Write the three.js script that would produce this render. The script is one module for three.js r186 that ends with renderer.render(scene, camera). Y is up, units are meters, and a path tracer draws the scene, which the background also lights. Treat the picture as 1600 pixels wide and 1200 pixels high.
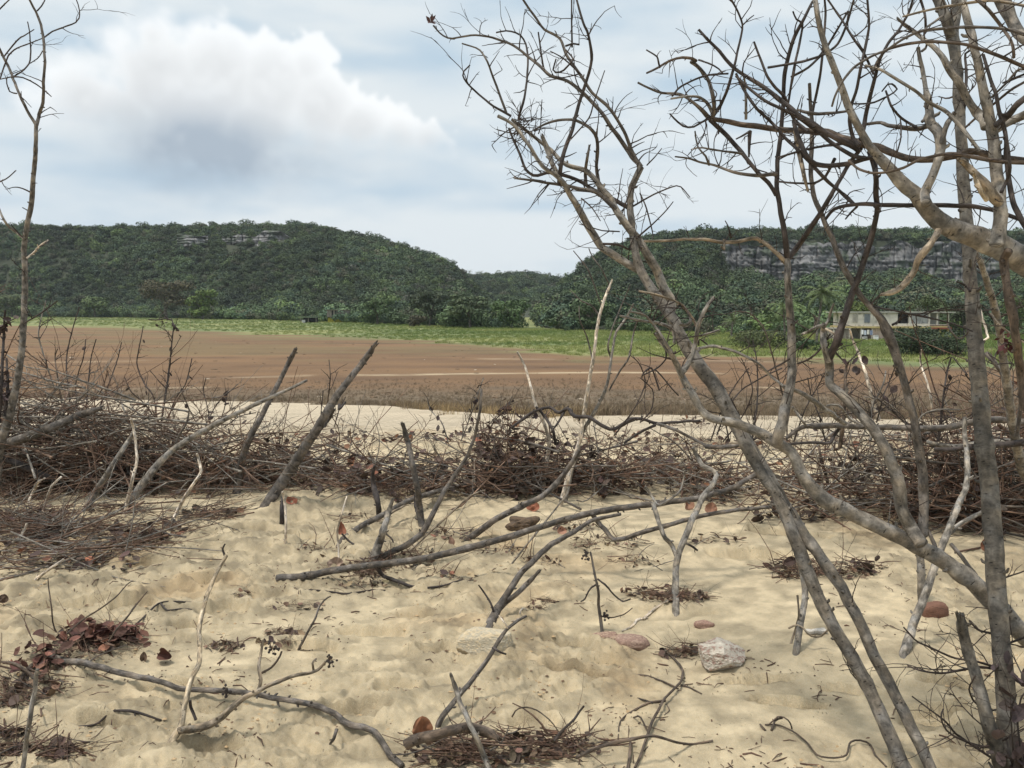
import * as THREE from 'three';
import { mergeGeometries } from 'three/addons/utils/BufferGeometryUtils.js';

// ------------------------------------------------------------------ camera, sky, sun, exposure
const scene = new THREE.Scene();
const FOV = 48, F = 600 / Math.tan(THREE.MathUtils.degToRad(FOV / 2)), HOR = 482;   // focal length and horizon row for a 1600 x 1200 frame
const camera = new THREE.PerspectiveCamera(FOV, 4 / 3, 0.05, 9000);
const EYE = new THREE.Vector3(0, 1.6, 0), PITCH = -Math.atan((600 - HOR) / F);
camera.position.copy(EYE); camera.rotation.x = PITCH;
const FWD = new THREE.Vector3(0, Math.sin(PITCH), -Math.cos(PITCH)), UPV = new THREE.Vector3(0, Math.cos(PITCH), Math.sin(PITCH));
const renderer = new THREE.WebGLRenderer({ antialias: true });
renderer.toneMapping = THREE.LinearToneMapping;
renderer.toneMappingExposure = 1.15;
renderer.shadowMap.enabled = true;
const sun = new THREE.DirectionalLight(new THREE.Color(1, 0.94, 0.84), 2.8);
sun.position.set(-34, 92, 12); sun.castShadow = true; sun.shadow.radius = 18;
sun.shadow.mapSize.set(2048, 2048);
Object.assign(sun.shadow.camera, { left: -60, right: 60, top: 60, bottom: -60, near: 1, far: 300 });
scene.add(sun, sun.target);
const HAZE = 0.00008;
scene.fog = new THREE.FogExp2(new THREE.Color(0.80, 0.87, 0.95), HAZE);

// ------------------------------------------------------------------ random, noise
let seed = 7;
const rnd = () => { seed = (seed + 0x6d2b79f5) | 0; let t = Math.imul(seed ^ (seed >>> 15), 1 | seed); t = (t + Math.imul(t ^ (t >>> 7), 61 | t)) ^ t; return ((t ^ (t >>> 14)) >>> 0) / 4294967296; };
const rr = (a, b) => a + (b - a) * rnd();
const gauss = () => (rnd() + rnd() + rnd() + rnd() - 2);
const hash = (x, y, z) => { let h = Math.imul(x, 374761393) ^ Math.imul(y, 668265263) ^ Math.imul(z, 1274126177); h = Math.imul(h ^ (h >>> 13), 1274126177); return ((h ^ (h >>> 16)) >>> 0) / 4294967296; };
const fade = (t) => t * t * (3 - 2 * t), mix = (a, b, t) => a + (b - a) * t, clamp = (x, a = 0, b = 1) => Math.min(b, Math.max(a, x));
const sstep = (a, b, x) => fade(clamp((x - a) / (b - a)));
function noise(x, y, z = 0) {                                        // value noise, -1 .. 1
  const X = Math.floor(x), Y = Math.floor(y), Z = Math.floor(z), u = fade(x - X), v = fade(y - Y), w = fade(z - Z);
  const l = (k) => mix(mix(hash(X, Y, k), hash(X + 1, Y, k), u), mix(hash(X, Y + 1, k), hash(X + 1, Y + 1, k), u), v);
  return 2 * (z === Z ? l(Z) : mix(l(Z), l(Z + 1), w)) - 1;
}
function fbm(x, y, z = 0, n = 4) { let s = 0, a = 0.5; for (let i = 0; i < n; i++) { s += a * noise(x, y, z); x = x * 2.03 + 11.3; y = y * 2.03 + 5.7; z = z ? z * 2.03 + 3.1 : 0; a *= 0.5; } return s; }
const table = (xs, ys) => (x) => { if (x <= xs[0]) return ys[0]; for (let i = 1; i < xs.length; i++) if (x <= xs[i]) return mix(ys[i - 1], ys[i], (x - xs[i - 1]) / (xs[i] - xs[i - 1])); return ys[ys.length - 1]; };
const V = (x, y, z) => new THREE.Vector3(x, y, z);

// a place given as photo column, photo row and depth in metres
const at = (x, y, d) => V(EYE.x + d * (x - 800) / F, 0, 0).add(V(0, EYE.y, 0)).addScaledVector(FWD, d).addScaledVector(UPV, d * (600 - y) / F);
const depthOf = (p) => (p.y - EYE.y) * FWD.y + p.z * FWD.z;

// ------------------------------------------------------------------ sky: broken overcast with one large cumulus
{
  const SW = 2048, SH = 1024, data = new Float32Array(SW * SH * 4);
  const ang = (x, y) => { const p = at(x, y, 1).sub(EYE).normalize(); return [Math.atan2(p.x, -p.z), Math.asin(p.y)]; };
  const pu = 1 / F;                                                  // a photo pixel as an angle
  const blobs = [[250, 130, 88], [340, 125, 84], [425, 135, 78], [478, 110, 48], [500, 165, 70], [560, 200, 58], [620, 225, 50], [670, 222, 40], [590, 250, 50], [300, 200, 92], [200, 190, 80], [400, 215, 80], [500, 240, 55], [130, 150, 60], [240, 60, 42]]
    .map(([x, y, r]) => [...ang(x, y), r * pu]);
  const [gx, gy] = ang(320, 232), [g2x, g2y] = ang(500, 262);
  const gaps = [[110, 68, 70, 12, 0.7], [690, 90, 70, 38, 0.85], [830, 322, 150, 10, 0.8], [640, 60, 80, 14, 0.4], [1180, 130, 170, 22, 0.35], [180, 262, 220, 22, 0.5], [1060, 245, 130, 24, 0.35], [1450, 190, 130, 60, 0.3], [40, 225, 90, 12, 0.45]].map(([x, y, a, b, s]) => [...ang(x, y), a * pu, b * pu, s]);
  const sd = sun.position.clone().normalize();
  for (let j = 0; j < SH; j++) {
    const el = ((j + 0.5) / SH - 0.5) * Math.PI, ce = Math.cos(el), se = Math.sin(el);
    for (let i = 0; i < SW; i++) {
      const th = ((i + 0.5) / SW - 0.5) * 2 * Math.PI, dx = Math.cos(th) * ce, dz = Math.sin(th) * ce;
      const az = Math.atan2(dx, -dz), o = (j * SW + i) * 4;
      const e = Math.max(el, 0);
      // thin streaky overcast in 3-D so that it closes round the horizon
      const st = fbm(dx * 5 + 3, dz * 5, se * 22, 5), st2 = fbm(dx * 13, dz * 13 + 9, se * 46, 4);
      let r = 0.66, g = 0.765, b = 0.84;
      let k = clamp(0.84 + 0.85 * st + 0.62 * st2);                   // 0 blue .. 1 white
      for (const [x, y, a, bb, s] of gaps) { const q = ((az - x) / a) ** 2 + ((el - y) / bb) ** 2; if (q < 9) k -= s * Math.exp(-q) * (0.75 + 0.7 * st2); }
      k = clamp(k);
      r = mix(0.40, 0.68, k); g = mix(0.535, 0.735, k); b = mix(0.655, 0.765, k);
      const low = Math.exp(-e * 9);
      r = mix(r, 0.63, low * 0.35); g = mix(g, 0.69, low * 0.35); b = mix(b, 0.74, low * 0.35);
      if (az > -0.75 && az < 0.2 && el > 0 && el < 0.55) {
        const wxp = 0.02 * noise(az * 30, el * 30, 6.5), nn = fbm(az * 24 + wxp * 20, el * 24, 1.5, 6) * 0.72 + fbm(az * 80, el * 80 + wxp * 40, 2.5, 5) * 0.42;
        let dm = -9;
        for (const [x, y, R] of blobs) dm = Math.max(dm, (R - Math.hypot(az - x, (el - y) * 1.05)) / (70 * pu) + nn * 0.78);
        const edge = mix(0.5, 0.07, sstep(-0.40, -0.26, az));       // wispy on the left, crisp on the right
        const c = sstep(-edge * 0.6, edge, dm) * sstep(0.165, 0.215, el + 0.03 * nn);
        const lit = clamp(0.84 + 0.20 * sstep(0.8, 0.05, dm) + 0.20 * nn - 0.10 * sstep(0.235, 0.18, el));
        r = mix(r, 0.87 * lit, c * 0.95); g = mix(g, 0.885 * lit + 0.008, c * 0.95); b = mix(b, 0.885 * lit + 0.02, c * 0.95);
        const q = ((az - gx) / (118 * pu)) ** 2 + ((el - gy + 0.006 * nn) / (52 * pu)) ** 2, q2 = ((az - g2x) / (130 * pu)) ** 2 + ((el - g2y) / (26 * pu)) ** 2;
        const dk = clamp(Math.exp(-q * 0.95) * (1.0 + 1.0 * nn) + 0.16 * Math.exp(-q2) * (1 + nn));
        r = mix(r, 0.35, dk * 0.9); g = mix(g, 0.42, dk * 0.9); b = mix(b, 0.50, dk * 0.9);
      }
      const ds = Math.max(0, dx * sd.x + se * sd.y + dz * sd.z), glow = 0.55 * ds ** 6;
      r += glow; g += glow * 0.97; b += glow * 0.92;
      if (el < 0) { const w = clamp(-el * 8); r = mix(r, 0.30, w); g = mix(g, 0.26, w); b = mix(b, 0.19, w); }
      data[o] = r; data[o + 1] = g; data[o + 2] = b; data[o + 3] = 1;
    }
  }
  const t = new THREE.DataTexture(data, SW, SH, THREE.RGBAFormat, THREE.FloatType);
  t.mapping = THREE.EquirectangularReflectionMapping; t.magFilter = THREE.LinearFilter; t.minFilter = THREE.LinearFilter; t.wrapS = THREE.RepeatWrapping; t.needsUpdate = true;
  scene.background = t; scene.environment = t;
}

// ------------------------------------------------------------------ textures, materials
function dataTex(n, m, f, srgb) {
  const d = new Uint8Array(n * m * 4);
  for (let j = 0; j < m; j++) for (let i = 0; i < n; i++) { const c = f(i / n, j / m, i, j), o = (j * n + i) * 4; for (let k = 0; k < 3; k++) d[o + k] = clamp(c.length ? c[k] : c) * 255; d[o + 3] = 255; }
  const t = new THREE.DataTexture(d, n, m); t.wrapS = t.wrapT = THREE.RepeatWrapping; t.magFilter = THREE.LinearFilter; t.minFilter = THREE.LinearFilter; t.generateMipmaps = false;
  if (srgb) t.colorSpace = THREE.SRGBColorSpace; t.needsUpdate = true; return t;
}
const wrapN = (u, v, fu, fv, s = 0) => {                             // tiling value noise
  const x = u * fu, y = v * fv, X = Math.floor(x), Y = Math.floor(y), a = fade(x - X), b = fade(y - Y), h = (p, q) => hash(((p % fu) + fu) % fu, ((q % fv) + fv) % fv, s);
  return mix(mix(h(X, Y), h(X + 1, Y), a), mix(h(X, Y + 1), h(X + 1, Y + 1), a), b);
};
const wfbm = (u, v, f, s, n = 4) => { let t = 0, a = 0.5; for (let i = 0; i < n; i++) { t += a * wrapN(u, v, f, f, s + i); f *= 2; a *= 0.5; } return t; };
// bark: u round the stem, v one tile per 0.35 m
const barkH = (u, v) => {
  let h = 0.55 + 0.30 * (wrapN(u, v, 6, 14, 1) - 0.5) + 0.22 * (wrapN(u, v, 18, 26, 2) - 0.5) + 0.16 * (wrapN(u, v, 40, 90, 3) - 0.5);
  h -= 0.35 * sstep(0.80, 0.92, wrapN(u, v, 9, 60, 4)) * sstep(0.5, 0.7, wrapN(u, v, 5, 9, 5));          // cross cracks
  h -= 0.5 * sstep(0.90, 0.97, wrapN(u, v, 12, 40, 6));                                                 // lenticels
  return h;
};
const barkCol = dataTex(256, 512, (u, v) => { const h = barkH(u, v), p = sstep(0.55, 0.75, wrapN(u, v, 4, 8, 9)), q = wrapN(u, v, 5, 12, 10); const l = 0.60 + 0.85 * (h - 0.5) + 0.20 * p - 0.16 * sstep(0.6, 0.8, wrapN(u, v, 3, 6, 12)); return [l * (0.96 + 0.08 * q), l * (0.97 + 0.02 * q), l * (1.0 - 0.07 * q)]; }, true);
const barkBump = dataTex(256, 512, barkH);
const bark = (r, g, b, rough = 0.85) => new THREE.MeshStandardMaterial({ color: new THREE.Color(r, g, b), map: barkCol, bumpMap: barkBump, bumpScale: 0.0045, roughness: rough });
const M = {
  limb: bark(0.42, 0.392, 0.345), trunk: bark(0.29, 0.268, 0.235), grey: bark(0.20, 0.186, 0.16), mid: bark(0.225, 0.20, 0.175), dark: bark(0.10, 0.082, 0.076), twig: bark(0.10, 0.074, 0.064),
  white: bark(1.15, 1.02, 0.84), tan: bark(0.42, 0.35, 0.26), red: bark(0.25, 0.145, 0.10), cut: bark(0.75, 0.63, 0.45), driedbrown: bark(0.19, 0.145, 0.11), brush: bark(0.36, 0.235, 0.165),
};
const plain = (r, g, b, rough = 0.9, o = {}) => new THREE.MeshStandardMaterial({ color: new THREE.Color(r, g, b), roughness: rough, ...o });
const vcol = (o = {}) => new THREE.MeshStandardMaterial({ vertexColors: true, roughness: 0.95, ...o });
const leafMat = (r, g, b, t = 0.15) => new THREE.MeshPhysicalMaterial({ color: new THREE.Color(r, g, b), vertexColors: true, roughness: 0.75, side: THREE.DoubleSide, transmission: 0, specularIntensity: 0.4 });

// ------------------------------------------------------------------ names and tags
const used = {};
const numbered = (n) => { const k = used[n] = (used[n] ?? -1) + 1; return k ? n + '_' + String(k).padStart(3, '0') : n; };
function tag(o, label, category, group, kind) { if (label) o.userData.label = label; if (category) o.userData.category = category; if (group) o.userData.group = group; if (kind) o.userData.kind = kind; return o; }
function base(name, p, label, category, group) { const o = new THREE.Group(); o.name = numbered(name); o.position.copy(p); scene.add(o); return tag(o, label, category, group); }
function mesh(name, g, m, parent, top) { const o = new THREE.Mesh(g, m); o.name = top ? numbered(name) : name; o.castShadow = o.receiveShadow = true; (parent ?? scene).add(o); return o; }

// ------------------------------------------------------------------ terrain
const PROFILE = table([-20, 0, 9, 13, 20, 26, 35, 45, 60, 100, 150], [-0.5, 0, 0, -0.22, -0.9, -1.52, -2.3, -2.92, -3.42, -3.84, -3.9]);
const mounds = [];
function terrain(x, z) {
  const d = -z + 0.8 * noise(x * 0.2, 3.3), a = sstep(16, 8, d) ;
  let h = PROFILE(d) + a * (0.05 * noise(x * 0.55, z * 0.55) + 0.035 * noise(x * 1.3 + 9, z * 1.3)) + (1 - a) * 0.05 * noise(x * 0.12, z * 0.12 + 7);
  for (const m of mounds) { const q = ((x - m[0]) / m[2]) ** 2 + ((z - m[1]) / m[3]) ** 2; if (q < 9) h += m[4] * Math.exp(-q); }
  return h;
}
function hit(px, py) {                                               // the ground under a photo pixel
  let a = 0.6, b = 0.6;
  for (; b < 400; b *= 1.03) { const p = at(px, py, b); if (p.y < terrain(p.x, p.z)) break; a = b; }
  for (let i = 0; i < 18; i++) { const m = (a + b) / 2, p = at(px, py, m); if (p.y < terrain(p.x, p.z)) b = m; else a = m; }
  const p = at(px, py, b); p.y = terrain(p.x, p.z); return p;
}
for (const [px, py, rx, rz, h] of [[1150, 835, 1.5, 0.7, 0.10], [1330, 900, 0.8, 0.6, 0.09], [700, 1090, 0.5, 0.3, 0.04], [450, 860, 0.9, 0.5, 0.05], [150, 900, 0.9, 0.6, 0.05], [760, 1015, 0.35, 0.25, 0.05], [560, 790, 1.4, 0.5, 0.07], [200, 800, 1.2, 0.5, 0.06]]) { const p = hit(px, py); mounds.push([p.x, p.z, rx, rz, h]); }
for (const [px, py, r, h] of [[1056, 946, 0.16, 0.03], [764, 980, 0.18, 0.035], [1414, 1018, 0.16, 0.03], [1244, 1022, 0.14, 0.03], [1440, 938, 0.14, 0.03], [370, 770, 0.2, 0.05], [418, 788, 0.24, 0.06], [660, 828, 0.18, 0.04], [134, 796, 0.2, 0.04], [198, 792, 0.2, 0.05], [600, 868, 0.18, 0.04], [536, 842, 0.18, 0.04], [584, 872, 0.2, 0.05], [941, 992, 0.1, 0.02], [446, 852, 0.13, 0.03], [738, 838, 0.18, 0.04], [880, 788, 0.22, 0.05], [684, 1136, 0.1, 0.02], [757, 1020, 0.14, 0.03], [1126, 1046, 0.16, 0.015]]) { const p = hit(px, py); mounds.push([p.x, p.z, r, r * 0.8, h]); }
const SANDEDGE = table([-600, 250, 400, 550, 650, 760, 850, 1000, 1200, 1400, 2200], [42, 40, 37, 34, 28, 23.5, 20.5, 23, 22, 20, 20]);
const colOf = (x, z) => (z < -0.5 ? clamp(800 + F * x / -z, -1500, 3100) : x < 0 ? -1500 : 3100);
const sandIn = (x, z) => SANDEDGE(colOf(x, z)) + 2.2 * fbm(x * 0.35, z * 0.35) + 0.5 * noise(x * 2, z * 2) - -z;   // > 0 on sand
const dents = [];
for (const [px, py, wx, wz, deg, dep] of [[890, 1052, 0.15, 0.05, 8, 0.03], [883, 1008, 0.13, 0.05, 14, 0.03], [820, 1040, 0.08, 0.04, 0, 0.018], [930, 1035, 0.14, 0.035, 4, 0.015], [1180, 1064, 0.14, 0.035, 0, 0.02], [1225, 1098, 0.15, 0.035, 12, 0.022], [1500, 1068, 0.17, 0.04, 14, 0.03], [1470, 1113, 0.13, 0.045, -6, 0.025], [1330, 1080, 0.12, 0.03, 10, 0.018], [290, 978, 0.09, 0.05, 0, 0.022], [260, 1075, 0.1, 0.04, -4, 0.025], [60, 952, 0.1, 0.035, 0, 0.02], [145, 940, 0.17, 0.05, -10, 0.022], [210, 945, 0.12, 0.06, 0, 0.025], [100, 980, 0.12, 0.07, 0, 0.03], [620, 1075, 0.10, 0.05, 10, 0.02], [700, 1020, 0.13, 0.04, 22, 0.03], [585, 990, 0.17, 0.07, 6, 0.024], [650, 960, 0.12, 0.05, 0, 0.02], [480, 1010, 0.16, 0.06, 12, 0.025], [560, 1110, 0.14, 0.06, 0, 0.024], [830, 1130, 0.09, 0.05, 0, 0.02], [350, 950, 0.14, 0.1, 0, 0.028], [330, 905, 0.12, 0.08, 20, 0.028], [420, 930, 0.13, 0.06, 0, 0.02], [230, 880, 0.14, 0.06, -16, 0.025], [150, 1130, 0.13, 0.06, 8, 0.025], [330, 1165, 0.1, 0.05, -12, 0.02], [590, 840, 0.2, 0.09, 0, 0.025], [470, 840, 0.2, 0.08, 10, 0.025], [390, 830, 0.2, 0.1, 0, 0.03], [1180, 870, 0.3, 0.1, 12, 0.03], [1230, 835, 0.25, 0.08, 18, 0.035], [1010, 960, 0.3, 0.1, 5, 0.015], [1450, 1130, 0.12, 0.05, 0, 0.02]]) {
  const p = hit(px, py), a = THREE.MathUtils.degToRad(deg); dents.push([p.x, p.z, wx, wz, Math.cos(a), Math.sin(a), dep, Math.max(wx, wz) * 2.2]);
}
const rough = (x, z) => sstep(-0.02, 0.32, fbm(x * 0.75 + 31, z * 0.75, 0, 3) + 0.28 * sstep(1.0, -0.6, x) * sstep(8, 6.5, -z) + 0.02);
const scarp = (x, z) => sstep(-0.035, 0.035, fbm(x * 2.3 + 17, z * 3.6, 0, 4)) + 0.8 * sstep(-0.03, 0.03, fbm(x * 4.6 + 40, z * 6.5 + 9, 0, 4));
function sandTop(x, z) {
  let h = terrain(x, z), rg = rough(x, z);
  if (z > -14) {
    h += rg * (0.036 * fbm(x * 8, z * 10, 0, 3) - 0.030 * Math.abs(fbm(x * 19, z * 24, 0, 3))) + (0.003 + 0.007 * rg) * noise(x * 48, z * 48) + 0.009 * fbm(x * 5 + 4, z * 11, 0, 4);
    if (rg > 0.02) h += 0.017 * rg * scarp(x, z);
    for (const q of dents) {
      const ex = x - q[0], ez = z - q[1]; if (Math.abs(ex) > q[7] || Math.abs(ez) > q[7]) continue;
      const a = (ex * q[4] + ez * q[5]) / q[2], b = (-ex * q[5] + ez * q[4]) / q[3], w = Math.sqrt(a * a + b * b) * (1 + 0.22 * noise(x * 18, z * 18));
      h += 1.5 * q[6] * (-sstep(1.12, 0.82, w) + 0.42 * Math.exp(-(((w - 1.3) / 0.28) ** 2)) * (b < 0 ? 1.2 : 0.7));
    }
  }
  return h;
}
function polarSheet(d0, d1, k, az0, az1, na, height, colour, uvScale) {
  const D = []; for (let d = d0; d < d1; d *= typeof k === 'number' ? k : k(d)) D.push(d); D.push(d1);
  const rows = D.length - 1, pos = [], uv = [], col = [], idx = [], c = [0, 0, 0];
  for (let j = 0; j <= rows; j++) {
    const d = D[j];
    for (let i = 0; i <= na; i++) { const a = mix(az0, az1, i / na), x = d * Math.sin(a), z = -d * Math.cos(a); pos.push(x, height(x, z, d, a), z); uv.push(x / uvScale, z / uvScale); colour(x, z, d, a, c); col.push(c[0], c[1], c[2]); }
  }
  for (let j = 0; j < rows; j++) for (let i = 0; i < na; i++) { const a = j * (na + 1) + i, b = a + na + 1; idx.push(a, a + 1, b, a + 1, b + 1, b); }
  const g = new THREE.BufferGeometry();
  g.setAttribute('position', new THREE.Float32BufferAttribute(pos, 3)); g.setAttribute('uv', new THREE.Float32BufferAttribute(uv, 2)); g.setAttribute('color', new THREE.Float32BufferAttribute(col, 3));
  g.setIndex(idx); g.computeVertexNormals(); return g;
}
const grain = (u, v) => 0.5 + 0.7 * (wfbm(u, v, 8, 20, 5) - 0.47) + 0.35 * (hash(Math.floor(u * 1024), Math.floor(v * 1024), 5) - 0.5) - 0.35 * sstep(0.86, 0.95, wrapN(u, v, 90, 90, 44)) * sstep(0.5, 0.7, wrapN(u, v, 7, 7, 45));
const sandCol = dataTex(1024, 1024, (u, v) => { const g = grain(u, v), q = wrapN(u, v, 160, 160, 31), l = 0.87 + 0.62 * (g - 0.5); return [l, l * (0.985 + 0.02 * q), l * (0.955 + 0.05 * q)]; }, true);
const sandBump = dataTex(1024, 1024, grain);
const sandMat = vcol({ map: sandCol, bumpMap: sandBump, bumpScale: 0.014, roughness: 0.97 });
mesh('sand', polarSheet(0.9, 46, (d) => (d < 2.6 ? 1.02 : d < 13 ? 1.004 : 1.012), -0.85, 0.85, 800,
  (x, z) => { const s = sandIn(x, z); return sandTop(x, z) + clamp(s * 0.05, -0.25, 0); },
  (x, z, d, a, c) => {
    const rg = z > -14 ? rough(x, z) : 0.5 * sstep(0.1, 0.4, fbm(x * 0.8, z * 0.8, 0, 3)), n = fbm(x * 0.9, z * 0.9, 0, 4), m = fbm(x * 4 + 3, z * 9, 0, 3), o = sstep(0.05, 0.5, fbm(x * 2.1 + 50, z * 2.1, 0, 4)) * rg, far = sstep(9, 15, d);
    const l = 1 + 0.10 * n + 0.08 * m - 0.15 * rg - 0.24 * rg * sstep(0, 0.45, fbm(x * 7, z * 11, 0, 3)) + 0.05 * far * fbm(x * 1.5, z * 3, 0, 3);
    c[0] = (0.81 - 0.16 * far) * l * (1 - 0.02 * o); c[1] = (0.672 - 0.125 * far) * l * (1 - 0.10 * o); c[2] = (0.46 - 0.05 * far) * l * (1 - 0.18 * o);
  }, 0.7), sandMat, null, true).userData = { kind: 'structure', label: 'pale beige beach sand with footprints and low mounds', category: 'sand' };

// the dry lagoon bed and the meadow behind it: one sheet to the horizon
const GREENEDGE = table([-1500, 0, 200, 400, 600, 700, 800, 900, 1100, 1250, 1400, 1550, 3100], [340, 330, 262, 190, 160, 139, 120, 96, 100, 96, 88, 84, 84]);
const greenAmt = (x, z, d) => { const e = GREENEDGE(colOf(x, z)), n = fbm(x * 0.045, z * 0.13, 0, 4); return sstep(-0.10, 0.08, (d - e) / e + 0.16 * n); };
mesh('lagoon_bed', (() => {
  const g = polarSheet(10, 900, 1.0065, -0.85, 0.85, 330, (x, z) => terrain(x, z) - (sandIn(x, z) > 1.2 ? 0.12 : 0) - 0.02,
    (x, z, d, a, c) => {
      const n = fbm(x * 0.25, z * 0.25, 0, 4), s = fbm(x * 0.03, z * 0.22 + 4, 0, 4), f = fbm(x * 1.1, z * 1.1, 0, 3);
      const dry = sstep(58, 42, d + 6 * n), si = sandIn(x, z);
      let r = 0.160 * (1 + 0.42 * s + 0.28 * n), gg = 0.090 * (1 + 0.46 * s + 0.28 * n), b = 0.042 * (1 + 0.42 * s + 0.25 * n);
      r = mix(r, 0.155 + 0.07 * f, dry); gg = mix(gg, 0.112 + 0.055 * f, dry); b = mix(b, 0.068 + 0.035 * f, dry);
      const wl = Math.exp(-(((d - 68 - 5 * noise(x * 0.05, 2) - 0.12 * x) / 0.9) ** 2)) * sstep(-0.2, 0.1, noise(x * 0.22, 9) + 0.25) * sstep(-24, -14, x) * sstep(22, 12, x);
      const wl2 = 0.6 * Math.exp(-(((d - 92 + 0.1 * x) / 1.6) ** 2)) * sstep(0.0, 0.3, noise(x * 0.12, 19)) + 0.7 * Math.exp(-(((d - 55) / 0.9) ** 2)) * sstep(0.05, 0.3, noise(x * 0.25, 29));
      const w = clamp(wl + 0.8 * wl2); const wv = w * (0.35 + 0.65 * sstep(-0.2, 0.35, fbm(x * 0.5, z * 0.9, 0, 3))); r = mix(r, 0.48, wv); gg = mix(gg, 0.38, wv); b = mix(b, 0.25, wv);
      const olive = 0.55 * sstep(0.12, 0.4, fbm(x * 0.05 + 20, z * 0.1, 0, 3) + 0.2 * sstep(90, 130, d)) * sstep(70, 110, d);
      r = mix(r, 0.13, olive * 0.6); gg = mix(gg, 0.118, olive * 0.6); b = mix(b, 0.05, olive * 0.6);
      const ga = greenAmt(x, z, d), y = sstep(-0.25, 0.35, fbm(x * 0.04 + 7, z * 0.09, 0, 4));
      r = mix(r, mix(0.125, 0.22, y), ga); gg = mix(gg, mix(0.155, 0.225, y), ga); b = mix(b, mix(0.055, 0.085, y), ga);
      if (si > 0) { r = 0.6; gg = 0.5; b = 0.33; }
      c[0] = r; c[1] = gg; c[2] = b;
    }, 3);
  return g;
})(), vcol({ bumpMap: sandBump, bumpScale: 0.05 }), null, true).userData = { kind: 'structure', label: 'brown dry lagoon bed running into a green meadow', category: 'field' };
{
  const g = new THREE.RingGeometry(50, 6500, 96, 12); g.rotateX(-Math.PI / 2); g.translate(0, -4.9, 0);
  tag(mesh('ground', g, plain(0.20, 0.19, 0.09, 1), null, true), 'wide plain under and beyond the lagoon out to the horizon', 'ground', null, 'structure');
  const back = new THREE.PlaneGeometry(140, 110, 90, 90); back.rotateX(-Math.PI / 2); back.translate(0, 0, 10);
  const b = back.attributes.position; for (let i = 0; i < b.count; i++) b.setY(i, PROFILE(-b.getZ(i)) - (b.getZ(i) < 0 ? 0.45 : 0.15)); back.computeVertexNormals();
  tag(mesh('beach', back, plain(0.55, 0.45, 0.29, 0.97), null, true), 'flat beach sand around and behind the viewpoint', 'sand', null, 'structure');
}

// ------------------------------------------------------------------ stems: tapered crooked tubes
class Acc {
  constructor() { this.p = []; this.n = []; this.u = []; this.i = []; this.c = []; }
  tube(P, R, seg, vs = 0.35) {
    const N = P.length; if (N < 2) return;
    const T = V(), A = V(), Bn = V(), C = V(); let len = 0; const start = this.p.length / 3, u0 = rnd(), v0 = rnd();
    T.subVectors(P[1], P[0]).normalize(); A.set(0.31, 0.2, 0.93); if (Math.abs(A.dot(T)) > 0.9) A.set(0.9, 0.1, 0.2); A.addScaledVector(T, -A.dot(T)).normalize();
    for (let k = 0; k < N; k++) {
      T.subVectors(P[Math.min(k + 1, N - 1)], P[Math.max(k - 1, 0)]).normalize(); A.addScaledVector(T, -A.dot(T)).normalize(); Bn.crossVectors(T, A);
      if (k) len += P[k].distanceTo(P[k - 1]);
      for (let s = 0; s <= seg; s++) {
        const t = 2 * Math.PI * s / seg; C.copy(A).multiplyScalar(Math.cos(t)).addScaledVector(Bn, Math.sin(t));
        this.n.push(C.x, C.y, C.z); const r = R[k];
        this.p.push(P[k].x + C.x * r, P[k].y + C.y * r, P[k].z + C.z * r); this.u.push(u0 + s / seg, v0 + len / vs);
      }
    }
    for (let k = 0; k < N - 1; k++) for (let s = 0; s < seg; s++) { const a = start + k * (seg + 1) + s, b = a + seg + 1; this.i.push(a, a + 1, b, a + 1, b + 1, b); }
    for (const [k, sg] of [[0, -1], [N - 1, 1]]) {                   // end caps
      T.subVectors(P[Math.min(k + 1, N - 1)], P[Math.max(k - 1, 0)]).normalize().multiplyScalar(sg);
      const c = this.p.length / 3; this.p.push(P[k].x + T.x * R[k] * 0.4, P[k].y + T.y * R[k] * 0.4, P[k].z + T.z * R[k] * 0.4); this.n.push(T.x, T.y, T.z); this.u.push(u0, v0);
      for (let s = 0; s < seg; s++) { const a = start + k * (seg + 1) + s; sg > 0 ? this.i.push(a, a + 1, c) : this.i.push(a, c, a + 1); }
    }
  }
  tri(a, b, c, col) {
    const s = this.p.length / 3, n = V().subVectors(b, a).cross(V().subVectors(c, a)).normalize();
    for (const q of [a, b, c]) { this.p.push(q.x, q.y, q.z); this.n.push(n.x, n.y, n.z); this.u.push(q.x, q.y); if (col) this.c.push(col[0], col[1], col[2]); }
    this.i.push(s, s + 1, s + 2);
  }
  quad(a, b, c, d, col) { this.tri(a, b, c, col); this.tri(a, c, d, col); }
  geo() {
    const g = new THREE.BufferGeometry(); g.setAttribute('position', new THREE.Float32BufferAttribute(this.p, 3)); g.setAttribute('normal', new THREE.Float32BufferAttribute(this.n, 3)); g.setAttribute('uv', new THREE.Float32BufferAttribute(this.u, 2));
    if (this.c.length) g.setAttribute('color', new THREE.Float32BufferAttribute(this.c, 3));
    g.setIndex(this.i); return g;
  }
}
const lerpW = (w, t) => { if (w.length === 1) return w[0]; const x = t * (w.length - 1), i = Math.min(Math.floor(x), w.length - 2); return mix(w[i], w[i + 1], x - i); };
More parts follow.
